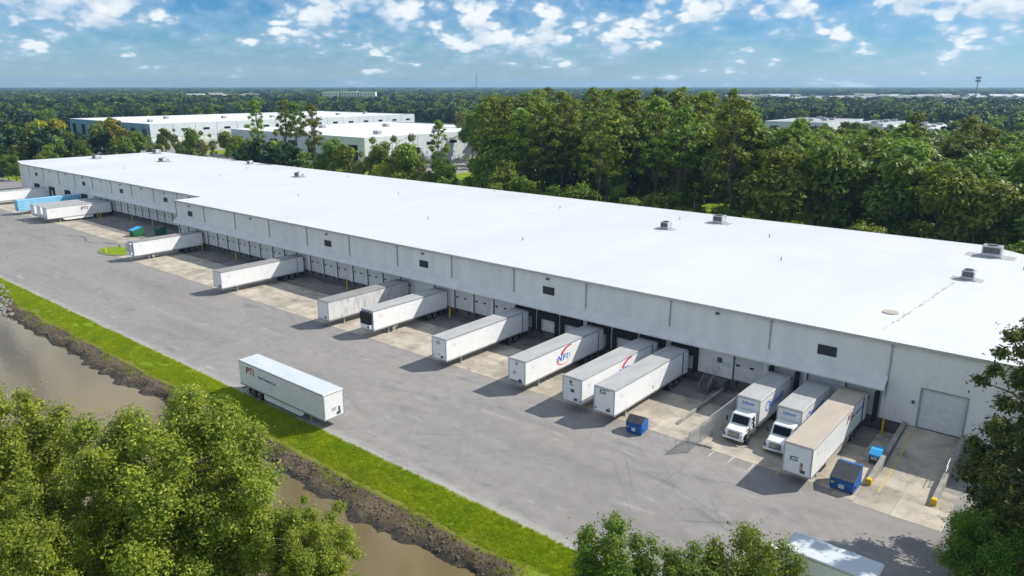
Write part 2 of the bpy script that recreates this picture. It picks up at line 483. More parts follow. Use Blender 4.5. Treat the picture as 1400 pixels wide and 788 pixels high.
# ------------------------------------------------------------------ mesh helpers
class MB:
    def __init__(self):
        self.v, self.f, self.mi = [], [], []

    def quad(self, a, b, c, d, mi=0):
        i = len(self.v)
        self.v += [tuple(a), tuple(b), tuple(c), tuple(d)]
        self.f.append((i, i + 1, i + 2, i + 3))
        self.mi.append(mi)
        return self

    def box(self, x0, x1, y0, y1, z0, z1, mi=0):
        i = len(self.v)
        self.v += [(x0, y0, z0), (x1, y0, z0), (x1, y1, z0), (x0, y1, z0),
                   (x0, y0, z1), (x1, y0, z1), (x1, y1, z1), (x0, y1, z1)]
        for q in ((0, 3, 2, 1), (4, 5, 6, 7), (0, 1, 5, 4), (1, 2, 6, 5), (2, 3, 7, 6), (3, 0, 4, 7)):
            self.f.append(tuple(i + k for k in q))
            self.mi.append(mi)
        return self

    def cbox(self, x0, x1, y0, y1, z0, z1, c, mi=0):
        """box with chamfered edges all round (8-sided rings stacked)"""
        def ring(x0, x1, y0, y1, z):
            return [(x0 + c, y0, z), (x1 - c, y0, z), (x1, y0 + c, z), (x1, y1 - c, z),
                    (x1 - c, y1, z), (x0 + c, y1, z), (x0, y1 - c, z), (x0, y0 + c, z)]
        rs = [ring(x0 + c * .7, x1 - c * .7, y0 + c * .7, y1 - c * .7, z0), ring(x0, x1, y0, y1, z0 + c),
              ring(x0, x1, y0, y1, z1 - c), ring(x0 + c * .7, x1 - c * .7, y0 + c * .7, y1 - c * .7, z1)]
        return self.loft(rs, mi)

    def loft(self, rings, mi=0, caps=True):
        i = len(self.v)
        n = len(rings[0])
        for r in rings:
            self.v += [tuple(p) for p in r]
        for k in range(len(rings) - 1):
            for j in range(n):
                a = i + k * n + j
                b = i + k * n + (j + 1) % n
                self.f.append((a, b, b + n, a + n))
                self.mi.append(mi)
        if caps:
            self.f.append(tuple(i + j for j in reversed(range(n))))
            self.mi.append(mi)
            e = i + (len(rings) - 1) * n
            self.f.append(tuple(e + j for j in range(n)))
            self.mi.append(mi)
        return self

    def prism(self, poly, axis, a, b, mi=0):
        """poly: list of 2D points; extruded along axis from a to b"""
        def p3(p, t):
            if axis == 'x':
                return (t, p[0], p[1])
            if axis == 'y':
                return (p[0], t, p[1])
            return (p[0], p[1], t)
        area = sum(poly[k][0] * poly[(k + 1) % len(poly)][1] - poly[(k + 1) % len(poly)][0] * poly[k][1]
                   for k in range(len(poly)))
        pts = poly if (area > 0) != (axis == 'y') else poly[::-1]
        return self.loft([[p3(p, a) for p in pts], [p3(p, b) for p in pts]], mi)

    def tube(self, pts, radii, n=8, mi=0, caps=True):
        rings = []
        for k, p in enumerate(pts):
            p = Vector(p)
            d = (Vector(pts[min(k + 1, len(pts) - 1)]) - Vector(pts[max(k - 1, 0)]))
            d.normalize()
            a = d.orthogonal() if abs(d.z) < 0.98 else Vector((1, 0, 0))
            a = (a - d * a.dot(d)).normalized()
            bb = d.cross(a)
            r = radii[k] if hasattr(radii, '__len__') else radii
            rings.append([p + a * (r * math.cos(2 * PI * j / n)) + bb * (r * math.sin(2 * PI * j / n)) for j in range(n)])
        return self.loft(rings, mi, caps)

    def cyl(self, p0, p1, r, n=12, mi=0):
        return self.tube([p0, p1], r, n, mi)

    def mesh(self, name, mats, smooth=False):
        me = bpy.data.meshes.new(name)
        me.from_pydata(self.v, [], self.f)
        for m in (mats if isinstance(mats, (list, tuple)) else [mats]):
            me.materials.append(MATS[m])
        if any(self.mi):
            me.polygons.foreach_set('material_index', self.mi)
        if smooth:
            me.polygons.foreach_set('use_smooth', [True] * len(me.polygons))
        me.update()
        return me

    def build(self, name, mats, parent=None, loc=(0, 0, 0), smooth=False, rz=0.0):
        return link(name, self.mesh(name, mats, smooth), parent, loc, rz)


def link(name, me, parent=None, loc=(0, 0, 0), rz=0.0):
    o = bpy.data.objects.new(name, me)
    COL.objects.link(o)
    o.location = loc
    o.rotation_euler = (0, 0, rz)
    if parent is not None:
        o.parent = parent
    return o


def thing(name, label, cat, loc=(0, 0, 0), rz=0.0, group=None):
    return tag(link(name, None, None, loc, rz), label, cat, group)


def tag(o, label, cat, group=None):
    o['label'] = label
    o['category'] = cat
    if group:
        o['group'] = group
    return o


def struct(o, kind='structure'):
    o['kind'] = kind
    return o


KIDS = {}


def copy_tree(o, parent=None):
    c = o.copy()
    COL.objects.link(c)
    if parent is not None:
        c.parent = parent
    for ch in KIDS.setdefault(o.name, list(o.children)):
        copy_tree(ch, c)
    return c


def text_mesh(body, size, offset=0.0, shear=0.0, depth=0.004):
    cu = bpy.data.curves.new('lettering', 'FONT')
    cu.body = body
    cu.size = size
    cu.offset = offset
    cu.shear = shear
    cu.extrude = depth
    cu.align_x = 'CENTER'
    cu.align_y = 'CENTER'
    cu.resolution_u = 3
    tmp = bpy.data.objects.new('lettering', cu)
    COL.objects.link(tmp)
    dg = bpy.context.evaluated_depsgraph_get()
    me = bpy.data.meshes.new_from_object(tmp.evaluated_get(dg))
    bpy.data.objects.remove(tmp)
    return me


# face frames in a thing's local space: u (reading direction), v up, outward normal
FACE = {'+x': Matrix(((0, 0, 1), (1, 0, 0), (0, 1, 0))),
        '-x': Matrix(((0, 0, -1), (-1, 0, 0), (0, 1, 0))),
        '-y': Matrix(((1, 0, 0), (0, 0, -1), (0, 1, 0))),
        '+y': Matrix(((-1, 0, 0), (0, 0, 1), (0, 1, 0)))}


def place_flat(o, face, at):
    o.matrix_local = Matrix.Translation(at) @ FACE[face].to_4x4()
    return o


def letters(parent, body, size, matname, face, at, offset=0.0, shear=0.0, name='lettering'):
    me = text_mesh(body, size, offset, shear)
    me.materials.clear()
    me.materials.append(MATS[matname])
    return place_flat(link(name, me, parent), face, at)


def flat_mb(parent, mb, matname, face, at, name='emblem'):
    return place_flat(mb.build(name, matname, parent), face, at)


def arc_band(cx, cy, rx, ry, a0, a1, w0, w1, n=20, d=0.004):
    """flat crescent stroke in the u,v plane, thickness d"""
    mb = MB()
    rings = []
    for k in range(n + 1):
        t = k / n
        a = math.radians(a0 + (a1 - a0) * t)
        w = w0 + (w1 - w0) * t
        c, s = math.cos(a), math.sin(a)
        i = (cx + (rx - w) * c, cy + (ry - w) * s)
        o = (cx + (rx + w) * c, cy + (ry + w) * s)
        rings.append([(i[0], i[1], 0), (o[0], o[1], 0), (o[0], o[1], d), (i[0], i[1], d)])
    return mb.loft(rings)


# ------------------------------------------------------------------ terrain
def smooth01(t):
    t = np.clip(t, 0, 1)
    return t * t * (3 - 2 * t)


def vnoise(x, y, seed=0):
    """cheap value noise made of rotated sines, range about -1..1"""
    s = 0
    rr = np.random.default_rng(seed)
    for k in range(7):
        a, ph, fr = rr.uniform(0, 6.28), rr.uniform(0, 6.28), 2 ** (k * 0.55)
        s = s + np.sin((x * math.cos(a) + y * math.sin(a)) * fr + ph) / fr ** 0.6
    return s / 3.2


LAWN_Y = 41.65          # kerbless edge between the yard and the grass
WATER_Z = -1.5


def ground_h(x, y):
    """yard level 0; a grass verge, an eroded scarp and the pond to the south"""
    n1 = vnoise(x * 0.55, y * 0.55, 1)
    n2 = vnoise(x * 1.9, y * 1.9, 2)
    edge = 37.75 + 0.28 * n1 + 0.14 * n2 + 0.9 * smooth01((-128 - x) / 22)    # brink of the scarp
    foot = edge - 0.55
    toe = 35.6 + 0.75 * vnoise(x * 0.28, y * 0.1, 3) + 0.55 * vnoise(x * 1.1, y * 0.5, 6) + 0.3 * n2             # waterline
    h = -0.42 * smooth01((LAWN_Y - y) / 4.0)
    scarp = smooth01((edge - y) / 0.35)
    h = h - 0.34 * scarp * (0.6 + 0.4 * n1)
    run = np.clip((foot - y) / np.maximum(foot - toe, 0.3), 0, 3)
    h = h - 0.78 * np.minimum(run, 1) - 0.8 * np.clip(run - 1, 0, 2)
    h = h + 0.07 * n2 * smooth01((edge - y) / 0.6)
    # pond floor and the south bank, where the near trees stand
    h = np.maximum(h, -3.0)
    south = 20.5 + 5.0 * smooth01((x + 48) / 8.0) - 12.0 * smooth01((-56 - x) / 40.0) + 1.0 * vnoise(x * 0.2, 0 * y, 5)
    h = np.where(y < south + 6, np.maximum(h, -3.0 + 2.9 * smooth01((south + 5 - y) / 7.0) + 0.0), h)
    # ends of the pond
    east = smooth01((x + 33.5 + 0.8 * n1) / 6.0)
    west = smooth01((-210 - x) / 15.0)
    k = np.clip(east + west, 0, 1)
    flat = -0.25 * smooth01((LAWN_Y - y) / 4.0)
    h = h * (1 - k) + flat * k
    return np.where(y > LAWN_Y, 0.0, h)


def grid_lines(lo, hi, fine_lo, fine_hi, step, ratio=1.35):
    c = list(np.arange(fine_lo, fine_hi + step * 0.5, step))
    s, v = step, c[-1]
    while v < hi:
        s *= ratio
        v = min(v + s, hi)
        c.append(v)
    s, v, pre = step, c[0], []
    while v > lo:
        s *= ratio
        v = max(v - s, lo)
        pre.append(v)
    return np.array(pre[::-1] + c)


gx = grid_lines(-30000, 30000, -170, -18, 0.42)
gyv = grid_lines(-30000, 30000, 29.5, 42.1, 0.2)
GX, GY = np.meshgrid(gx, gyv)
GZ = ground_h(GX, GY)
nx, ny = len(gx), len(gyv)
idx = np.arange(nx * ny).reshape(ny, nx)
faces = np.stack([idx[:-1, :-1], idx[:-1, 1:], idx[1:, 1:], idx[1:, :-1]], -1).reshape(-1, 4)


def np_mesh(name, verts, faces, matname, smooth=True):
    """verts (N,3), faces (M,k) -> mesh"""
    me = bpy.data.meshes.new(name)
    k = faces.shape[1]
    me.vertices.add(len(verts))
    me.vertices.foreach_set('co', np.asarray(verts, np.float32).ravel())
    me.loops.add(faces.size)
    me.loops.foreach_set('vertex_index', faces.astype(np.int32).ravel())
    me.polygons.add(len(faces))
    me.polygons.foreach_set('loop_start', np.arange(0, faces.size, k, dtype=np.int32))
    if smooth:
        me.polygons.foreach_set('use_smooth', np.ones(len(faces), bool))
    me.materials.append(MATS[matname])
    me.update(calc_edges=True)
    return me


struct(link('ground', np_mesh('ground', np.stack([GX, GY, GZ], -1).reshape(-1, 3), faces, 'ground')))

struct(MB().quad((-205, 2, WATER_Z), (-30, 2, WATER_Z), (-30, 38.2, WATER_Z), (-205, 38.2, WATER_Z))
       .build('pond_water', 'water'))


def sheet(name, x0, x1, y0, y1, z, matname, jag=0.0, seed=0):
    """flat sheet; its southern edge can be ragged"""
    n = max(2, int((x1 - x0) / 0.4)) if jag else 2
    xs = np.linspace(x0, x1, n)
    rr = np.random.default_rng(seed)
    ys = y0 + (vnoise(xs * 1.3, 0 * xs, seed) * jag + rr.normal(0, jag * 0.4, n) if jag else 0)
    v = np.concatenate([np.stack([xs, ys + 0 * xs, 0 * xs + z], -1), np.stack([xs, 0 * xs + y1, 0 * xs + z], -1)])
    i = np.arange(n - 1)
    f = np.stack([i, i + 1, i + 1 + n, i + n], -1)
    return struct(link(name, np_mesh(name, v, f, matname, False)))


YARD_Z = 0.006
sheet('yard_pavement', -420, 3.0, LAWN_Y, 87.5, YARD_Z, 'asphalt', 0.22, 4)
sheet('road', -520, -300, 87.5, 96, YARD_Z, 'asphalt')
sheet('service_pavement', -460, -400, 206.2, 440, YARD_Z, 'kerb_concrete')
sheet('loading_yard', -466, -300, 160, 206, YARD_Z, 'asphalt')
sheet('car_park', -255, -215, 215, 300, YARD_Z, 'kerb_concrete')

# concrete apron in front of the docks: cast slabs, one object each, under one structure root
apron = struct(link('concrete_apron', None))
slab_meshes = {}


def slab(x0, x1, y0, y1, z):
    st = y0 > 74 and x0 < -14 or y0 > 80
    key = (round(x1 - x0, 2), round(y1 - y0, 2), st)
    if key not in slab_meshes:
        g = 0.018
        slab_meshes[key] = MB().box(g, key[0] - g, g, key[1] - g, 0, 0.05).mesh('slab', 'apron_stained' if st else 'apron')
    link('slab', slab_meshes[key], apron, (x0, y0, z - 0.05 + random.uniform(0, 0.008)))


AP_Z = YARD_Z + 0.014
bay = 12.56
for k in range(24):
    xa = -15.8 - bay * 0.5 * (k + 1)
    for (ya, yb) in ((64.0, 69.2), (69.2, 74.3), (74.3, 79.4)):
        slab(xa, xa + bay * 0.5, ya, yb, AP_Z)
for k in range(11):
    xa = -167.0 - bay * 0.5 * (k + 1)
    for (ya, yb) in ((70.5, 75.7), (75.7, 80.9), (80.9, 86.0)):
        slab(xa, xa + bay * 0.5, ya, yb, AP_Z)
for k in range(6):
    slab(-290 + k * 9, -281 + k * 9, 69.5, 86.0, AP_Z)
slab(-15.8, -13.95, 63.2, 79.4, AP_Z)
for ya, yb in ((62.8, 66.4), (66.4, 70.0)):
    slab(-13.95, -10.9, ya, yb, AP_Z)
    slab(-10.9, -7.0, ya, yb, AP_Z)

# loading ramp up to the drive-in door
SILL = 1.40
r = MB()
r.prism([(70.0, -0.2), (79.45, -0.2), (79.45, SILL - 0.02), (70.0, AP_Z + 0.003)], 'x', -13.40, -8.55)
struct(r.build('ramp', 'apron'))

# dark line wandering over the asphalt
pts = [(-196 + 0.9 * t + 0.8 * math.sin(t * 0.9), 66.3 + 1.1 * math.sin(t * 0.35) + 0.08 * t, 0) for t in range(0, 30)]
cm = MB()
for a, b_ in zip(pts[:-1], pts[1:]):
    w = random.uniform(0.10, 0.22)
    cm.quad((a[0], a[1] - w, YARD_Z + 0.004), (b_[0], b_[1] - w, YARD_Z + 0.004),
            (b_[0], b_[1] + w, YARD_Z + 0.004), (a[0], a[1] + w, YARD_Z + 0.004))
struct(cm.build('dark_line', 'rubber'))

# painted lines
pl = struct(MB().box(-12.72, -12.58, 66.2, 70.0, AP_Z + 0.0, AP_Z + 0.008).build('painted_line', 'yellow_line'))
rl = MB()
sl = (SILL - 0.02 - AP_Z) / 9.45
rl.quad((-12.72, 70.02, AP_Z + 0.012), (-12.58, 70.02, AP_Z + 0.012), (-12.58, 79.0, AP_Z + 0.012 + 8.98 * sl), (-12.72, 79.0, AP_Z + 0.012 + 8.98 * sl))
struct(rl.build('painted_line', 'yellow_line'))
for x in (-27.3, -25.3, -23.2):
    struct(MB().box(x, x + 0.11, 62.6, 64.0, YARD_Z, YARD_Z + 0.005).build('painted_line', 'white_line'))
struct(MB().box(-20.9, -20.78, 63.0, 68.0, AP_Z, AP_Z + 0.008).build('painted_line', 'yellow_line'))

# ------------------------------------------------------------------ main warehouse
ROOF_Z = 9.95
FY = 79.5                   # front wall plane
LY = 86.0                   # wall plane of the set-back left section
WX1 = 10.0
STEP_X = -166.4
wh = thing('warehouse', 'long low white distribution warehouse with flat white roof and a row of dock doors', 'warehouse',
           (-140, 110, 0))
OFF = (140, -110, 0)


def wpart(mb, name, mats, parent=wh, smooth=False):
    return mb.build(name, mats, parent, OFF if parent is wh else (0, 0, 0), smooth)


roofpoly = [(STEP_X - 0.25, FY - 0.25), (WX1, FY - 0.25), (WX1, 118.0), (-15.8, 140.2), (-297.5, 138.2), (-298.3, 88.6), (-284.5, LY - 0.25), (STEP_X - 0.25, LY - 0.25)]
roof_o = wpart(MB().prism(roofpoly, 'z', ROOF_Z - 0.22, ROOF_Z), 'roof', 'roof')
# metal edge trim under the membrane along the eaves
wpart(MB().box(STEP_X - 0.2, WX1, FY - 0.29, FY - 0.255, ROOF_Z - 0.30, ROOF_Z + 0.03), 'eave_trim', 'galvanised')
wpart(MB().box(-284.5, STEP_X - 0.26, LY - 0.29, LY - 0.255, ROOF_Z - 0.30, ROOF_Z + 0.03), 'eave_trim', 'galvanised')
# raised expansion joints across the roof
for x in (-91.0, -166.0, -228.0):
    wpart(MB().prism([(x - 0.5, ROOF_Z - 0.01), (x + 0.5, ROOF_Z - 0.01), (x + 0.1, ROOF_Z + 0.035), (x - 0.1, ROOF_Z + 0.035)], 'y', 89.0 if x < -160 else 80.2, 137.5), 'roof_joint', 'roof')
# dirty seam with patches near the right end
for k in range(30):
    t = k / 29
    x, y = -17.6 + 1.9 * t + random.uniform(-.1, .1), 82.6 + 27 * t
    s = random.uniform(.12, .4)
    wpart(MB().box(x - s * .5, x + s * .5, y - s, y + s, ROOF_Z - .01, ROOF_Z + random.uniform(.004, .02)), 'roof_patch', 'trailer_roof_tan' if k % 3 else 'trailer_roof')

# backing added against light leaks behind the dock line; walls round the other sides
iw = MB()
iw.box(STEP_X + 0.3, WX1 - 0.1, FY + 0.45, FY + 0.75, 0, ROOF_Z - 0.24)
iw.box(-284.0, STEP_X - 0.1, LY + 0.45, LY + 0.75, 0, ROOF_Z - 0.24)
wpart(iw, 'leak_backing', 'dark_metal')
bw = MB()
bw.box(-297.3, -15.9, 137.6, 137.9, 0, ROOF_Z - 0.23)
bw.prism([(-297.6, 88.8), (-284.5, 86.3), (-284.4, 86.6), (-297.3, 89.1)], 'z', 0, ROOF_Z - 0.23)
bw.box(-297.6, -297.3, 89.2, 137.5, 0, ROOF_Z - 0.23)
bw.box(WX1 - 0.3, WX1, FY + 0.35, 118.0, 0, ROOF_Z - 0.23)
bw.prism([(WX1 - .02, 117.8), (-15.85, 139.9), (-16.0, 139.6), (WX1 - .3, 117.5)], 'z', 0, ROOF_Z - 0.23)
wpart(bw, 'rear_wall', 'wall_white')

door_mesh = None
win_mesh = None


def door_geo(w, h):
    mb = MB()
    n = 5
    for k in range(n):
        mb.box(0.03, w - 0.03, 0, 0.06, h * k / n + 0.008, h * (k + 1) / n - 0.008)
    mb.box(0.02, w - 0.02, 0.03, 0.07, 0.0, h)
    return mb


DOORS = {}


def dock_door(x0, w, h, plane, z0=SILL, windows=True):
    key = (round(w, 2), round(h, 2))
    if key not in DOORS:
        DOORS[key] = (door_geo(w, h).mesh('dock_door', 'door_white'),
                      MB().box(-0.24, 0.24, -0.012, 0.02, -0.12, 0.12).mesh('window', 'glass_dark'))
    d = link('dock_door', DOORS[key][0], wh, (x0 + OFF[0], plane + 0.12 + OFF[1], z0))
    if windows:
        for u in (0.13, 0.60):
            link('window', DOORS[key][1], d, (w * u, 0, h * 0.60))
    # dark side track
    return d


bump_mesh = MB().cbox(-0.13, 0.13, -0.14, 0.0, -0.22, 0.22, 0.02).mesh('dock_bumper', 'rubber')
track_mesh = MB().box(-0.07, 0.07, -0.03, 0.10, 0, 3.1).mesh('door_track', 'dark_metal')


def dock_seal(x0, w, plane):
    p = plane - 0.42
    for q in ((x0 - 0.02, x0 + 0.52, SILL - 0.1), (x0 + w - 0.52, x0 + w + 0.02, SILL - 0.1), (x0 + 0.51, x0 + w - 0.51, 3.28)):
        wpart(MB().cbox(q[0], q[1], p + (.01 if q[2] > 3 else 0), plane - 0.002, q[2], 4.32, 0.05), 'dock_seal', 'black_foam')


H_DOOR = 3.10
TOP = SILL + H_DOOR


def slots_bay(j, plane, kinds):
    """lower wall of one bay with its three dock slots"""
    for i, kind in enumerate(kinds):
        x0 = j + 0.48 + 4.05 * i
        w = 3.62
        # pillar left of the slot
        wpart(MB().box(x0 - 0.44, x0 - 0.004, plane, plane + 0.28, SILL, TOP), 'pillar', 'wall_white')
        if kind == 'wall':
            wpart(MB().box(x0, x0 + w, plane + 0.02, plane + 0.28, SILL, TOP), 'wall_panel', 'wall_white')
            continue
        dock_door(x0, w, H_DOOR, plane)
        link('door_track', track_mesh, wh, (x0 + OFF[0], plane + OFF[1], SILL))
        for u in (0.16, 0.84):
            link('dock_bumper', bump_mesh, wh, (x0 + w * u + OFF[0], plane - 0.06 + OFF[1], SILL - 0.28))
        if kind == 'seal':
            dock_seal(x0, w, plane)
    x0 = j + 0.48 + 4.05 * 3
    if kinds:
        wpart(MB().box(x0 - 0.44, j + bay - 0.0, plane, plane + 0.28, SILL, TOP), 'pillar', 'wall_white')


def upper_bay(j, plane, canopy=True, z0=TOP, vent=False, light=False, blank=False):
    wpart(MB().box(j + 0.012, j + bay - 0.012, plane, plane + 0.28, z0 + 0.002, ROOF_Z - 0.225), 'wall_panel', 'wall_white')
    # downspout with its collector head on the joint
    zb = 6.2 if canopy else (4.0 if blank else 5.6)
    dp = MB().box(j - 0.07, j + 0.07, plane - 0.13, plane - 0.004, zb, 9.35)
    dp.box(j - 0.14, j + 0.14, plane - 0.19, plane - 0.003, 9.352, 9.6)
    wpart(dp, 'downspout', 'grey_metal')
    if canopy:
        c = MB()
        c.prism([(plane - 0.003, 6.12), (plane - 0.003, 6.02), (plane - 1.28, 4.94), (plane - 1.30, 5.04)], 'x', j + 0.006, j + bay - 0.006)
        c.box(j + 0.006, j + bay - 0.006, plane - 1.34, plane - 1.302, 4.90, 5.06)
        wpart(c, 'canopy', 'canopy_metal')
        wpart(MB().box(j + 0.01, j + bay - 0.01, plane - 1.27, plane - 0.005, 4.86, 4.90), 'soffit', 'canopy_metal')
    if vent:
        x = j + bay * 0.42
        fr = MB()
        fr.box(x, x + 2.0, plane - 0.04, plane - 0.003, 6.9, 8.02)
        v = wpart(fr, 'vent', 'louver')
        for q in range(6):
            s = MB().prism([(plane - 0.10 + OFF[1], 6.98 + q * .17), (plane - 0.042 + OFF[1], 7.05 + q * .17), (plane - 0.042 + OFF[1], 7.07 + q * .17)], 'x', x + .06 + OFF[0], x + 1.94 + OFF[0])
            o = s.build('slat', 'louver', v)
            o.location = (-OFF[0], -OFF[1], 0)
    if light:
        x = j + bay * 0.49
        lm = MB().cbox(x - 0.22, x + 0.22, plane - 0.26, plane - 0.003, 9.02, 9.28, 0.04)
        lm.box(x - 0.16, x + 0.16, plane - 0.40, plane - 0.262, 9.14, 9.20)
        wpart(lm, 'wall_lamp', 'dark_metal')


kinds_by_bay = {0: ('door', 'door', 'door'), 1: ('seal', 'wall', 'door'), 2: ('seal', 'seal', 'seal'), 3: ('seal', 'seal', 'seal'),
                4: ('door', 'door', 'door'), 5: ('door', 'wall', 'door')}
for k in range(12):
    j = -15.8 - bay * (k + 1)
    slots_bay(j, FY, kinds_by_bay.get(k, ('door', 'door', 'door')))
    upper_bay(j, FY, True, TOP, vent=k in (0, 3, 5, 7, 11), light=k in (1, 3, 5, 7, 9, 11))
upper_bay(-15.8, FY, False, 0.0 + 5.66, blank=True)
upper_bay(-15.8 + bay, FY, False, 0.0, blank=True)
# lower wall beside the drive-in door
wpart(MB().box(-15.78, -12.6, FY, FY + 0.28, SILL, 5.66), 'wall_panel', 'wall_white')
wpart(MB().box(-8.55, -15.8 + bay - 0.012, FY, FY + 0.28, SILL, 5.66), 'wall_panel', 'wall_white')
dd = dock_door(-12.6, 4.05, 4.22, FY, SILL, windows=False)
wpart(MB().box(-12.72, -12.56, FY - 0.05, FY + 0.1, SILL, 5.75).box(-8.6, -8.44, FY - 0.05, FY + 0.1, SILL, 5.75)
      .box(-12.56, -8.6, FY - 0.05, FY + 0.1, 5.6, 5.75), 'door_frame', 'grey_metal')
wpart(MB().box(-13.35, -13.1, FY - 0.16, FY - 0.003, 3.85, 4.15), 'wall_lamp', 'dark_metal')
# black pads beside the truck docks
for x in (-28.0, -25.05, -16.75):
    wpart(MB().cbox(x, x + 0.42, FY - 0.62, FY - 0.003, SILL - 0.2, 4.35, 0.05), 'dock_seal', 'black_foam')
# base of the dock wall, shade below the sills put into its colour
base = MB().box(STEP_X, -13.42, FY + 0.0, FY + 0.4, -0.1, SILL - 0.004).box(-8.53, WX1, FY, FY + 0.4, -0.1, SILL - 0.004)
base.box(-231.5, STEP_X, LY, LY + 0.4, -0.1, SILL - 0.004)
wpart(base, 'dock_base', 'dock_concrete')
# man door with a notice beside it, at the top of the steps
md = wpart(MB().box(-35.0, -34.05, FY - 0.02, FY + 0.02, SILL, SILL + 2.1), 'door', 'door_white')
wpart(MB().box(-34.15, -34.08, FY - 0.09, FY - 0.02, SILL + .95, SILL + 1.1), 'door_handle', 'dark_metal')
wpart(MB().box(-33.75, -32.7, FY - 0.03, FY + 0.02, SILL + 1.35, SILL + 1.95), 'notice_board', 'trailer_roof_white')
wpart(MB().box(-34.35, -33.8, FY - 0.12, FY + 0.02, SILL + 1.75, SILL + 2.35), 'electrical_box', 'dark_metal')

# left, set-back section
LJ = [STEP_X - bay * (k + 1) for k in range(9)]
for k, j in enumerate(LJ):
    if k < 5:
        slots_bay(j, LY, ('door', 'door', 'door'))
        upper_bay(j, LY, True, TOP, vent=k in (1, 3), light=True)
    else:
        upper_bay(j, LY, False, 0.0, vent=k in (5, 8), light=True)
        if k < 9:
            dock_seal(j + 4.0, 3.6, LY)
            dd_ = dock_door(j + 4.4, 2.8, 2.2, LY - 0.19)
wpart(MB().box(-284.4, LJ[-1] - 0.02, LY, LY + 0.28, 0, ROOF_Z - .225), 'wall_panel', 'wall_white')
wpart(MB().box(STEP_X, STEP_X + 0.28, FY + 0.3, LY + 0.3, 0, ROOF_Z - .225), 'wall_panel', 'wall_white')

# bollards along the dock
bol = None
for i, (x, y) in enumerate(((-15.5, 78.6), (-103.8, 78.5), (-78.4, 78.6), (-140.5, 78.4), (-154.7, 78.6), (-217.0, 81.6), (-215.2, 81.6), (-203.5, 84.9), (-191.7, 84.9))):
    if bol is None:
        mb = MB().tube([(0, 0, -.05), (0, 0, 1.55), (0, 0, 1.66), (0, 0, 1.72)], [.12, .12, .095, .02], 12)
        bol = mb.build('bollard', 'yellow_paint', smooth=False)
        o = bol
    else:
        o = bol.copy()
        COL.objects.link(o)
    o.location = (x, y, 0)
    tag(o, 'yellow steel bollard standing against the warehouse dock wall', 'bollard', 'yellow bollards along the docks')

# low walls either side of the ramp with yellow ends
for x, lab in ((-13.68, 'low concrete ramp wall with yellow end beside the small blue hopper'),
               (-8.40, 'low concrete ramp wall with yellow end and steel handrail')):
    t = thing('ramp_wall', lab, 'wall', (x, 73, 0), 0, 'walls either side of the ramp')
    MB().prism([(67.3 - 73, -0.05), (79.4 - 73, -0.05), (79.4 - 73, 1.75), (67.3 - 73, 0.55)], 'x', -0.2, 0.2).build('wall', 'kerb_concrete', t)
    MB().cbox(-0.235, 0.235, 66.75 - 73, 67.302 - 73, -0.05, 0.60, 0.05).build('end_block', 'yellow_paint', t)
    if x > -9:
        for q in range(4):
            y = 71.0 - 73 + q * 1.3
            zt = 0.55 + (y + 5.7) * 0.099
            MB().cyl((0, y, zt - 0.05), (0, y, zt + 1.0), 0.03, 8).build('post', 'galvanised', t)
        for hh in (0.5, 1.0):
            MB().cyl((0, -2.0, 0.55 + 3.7 * .099 + hh), (0, 1.9, 0.55 + 7.6 * .099 + hh), 0.03, 8).build('rail', 'galvanised', t)

# rooftop plant
def roof_unit(x, y, sx, sy, h, label, kind=0):
    t = thing('rooftop_unit', label, 'roof unit', (x, y, ROOF_Z), 0, 'mechanical units on the warehouse roof')
    MB().box(-sx * .5 - .25, sx * .5 + .25, -sy * .5 - .25, sy * .5 + .25, -0.02, 0.16).build('kerb', 'trailer_roof', t)
    MB().cbox(-sx * .5, sx * .5, -sy * .5, sy * .5, 0.162, h, 0.05).build('casing', 'galvanised', t)
    MB().box(-sx * .42, sx * .42, -sy * .5 - 0.02, -sy * .5 + 0.02, h * .35, h * .9).build('grille', 'dark_metal', t)
    MB().box(sx * .5 - 0.02, sx * .5 + 0.02, -sy * .4, sy * .1, h * .3, h * .85).build('side_panel', 'trailer_roof_white', t)
    MB().cyl((0, 0, h), (0, 0, h + .14), min(sx, sy) * .34, 14).build('fan_housing', 'dark_metal', t)
    MB().box(-sx * 1.3, -sx * .5 - 0.26, -sy * .7, sy * .7, -0.02, 0.03).build('walk_pad', 'trailer_roof', t)
    MB().box(sx * .5 + .26, sx * 1.2, -sy * .7, sy * .7, -0.02, 0.03).build('walk_pad', 'trailer_roof', t)


roof_unit(-14.4, 131.3, 2.6, 2.2, 1.7, 'large galvanised unit at the rear corner of the roof')
roof_unit(-14.6, 113.0, 1.5, 1.5, 1.3, 'small galvanised roof unit at the end of the dirty roof seam')
roof_unit(-58.6, 131.4, 1.9, 1.9, 1.5, 'dark fronted roof unit close to the rear edge below the tall forest')
roof_unit(-63.5, 119.6, 1.5, 1.5, 1.3, 'small roof unit in the middle of the roof, in front of the forest side unit')
roof_unit(-182.8, 123.8, 2.2, 1.8, 1.3, 'weathered roof unit on the far half of the roof below the pines')
roof_unit(-256.8, 120.3, 3.2, 2.2, 1.2, 'long low unit on the set-back section of the roof')
roof_unit(-286.0, 110.0, 2.8, 2.0, 1.2, 'low unit near the far end of the roof')
roof_unit(-290.0, 133.5, 3.0, 2.0, 1.5, 'pale unit in the far rear corner of the roof')
roof_unit(-226.0, 134.5, 1.6, 1.4, 1.1, 'small unit on the far rear edge of the roof')
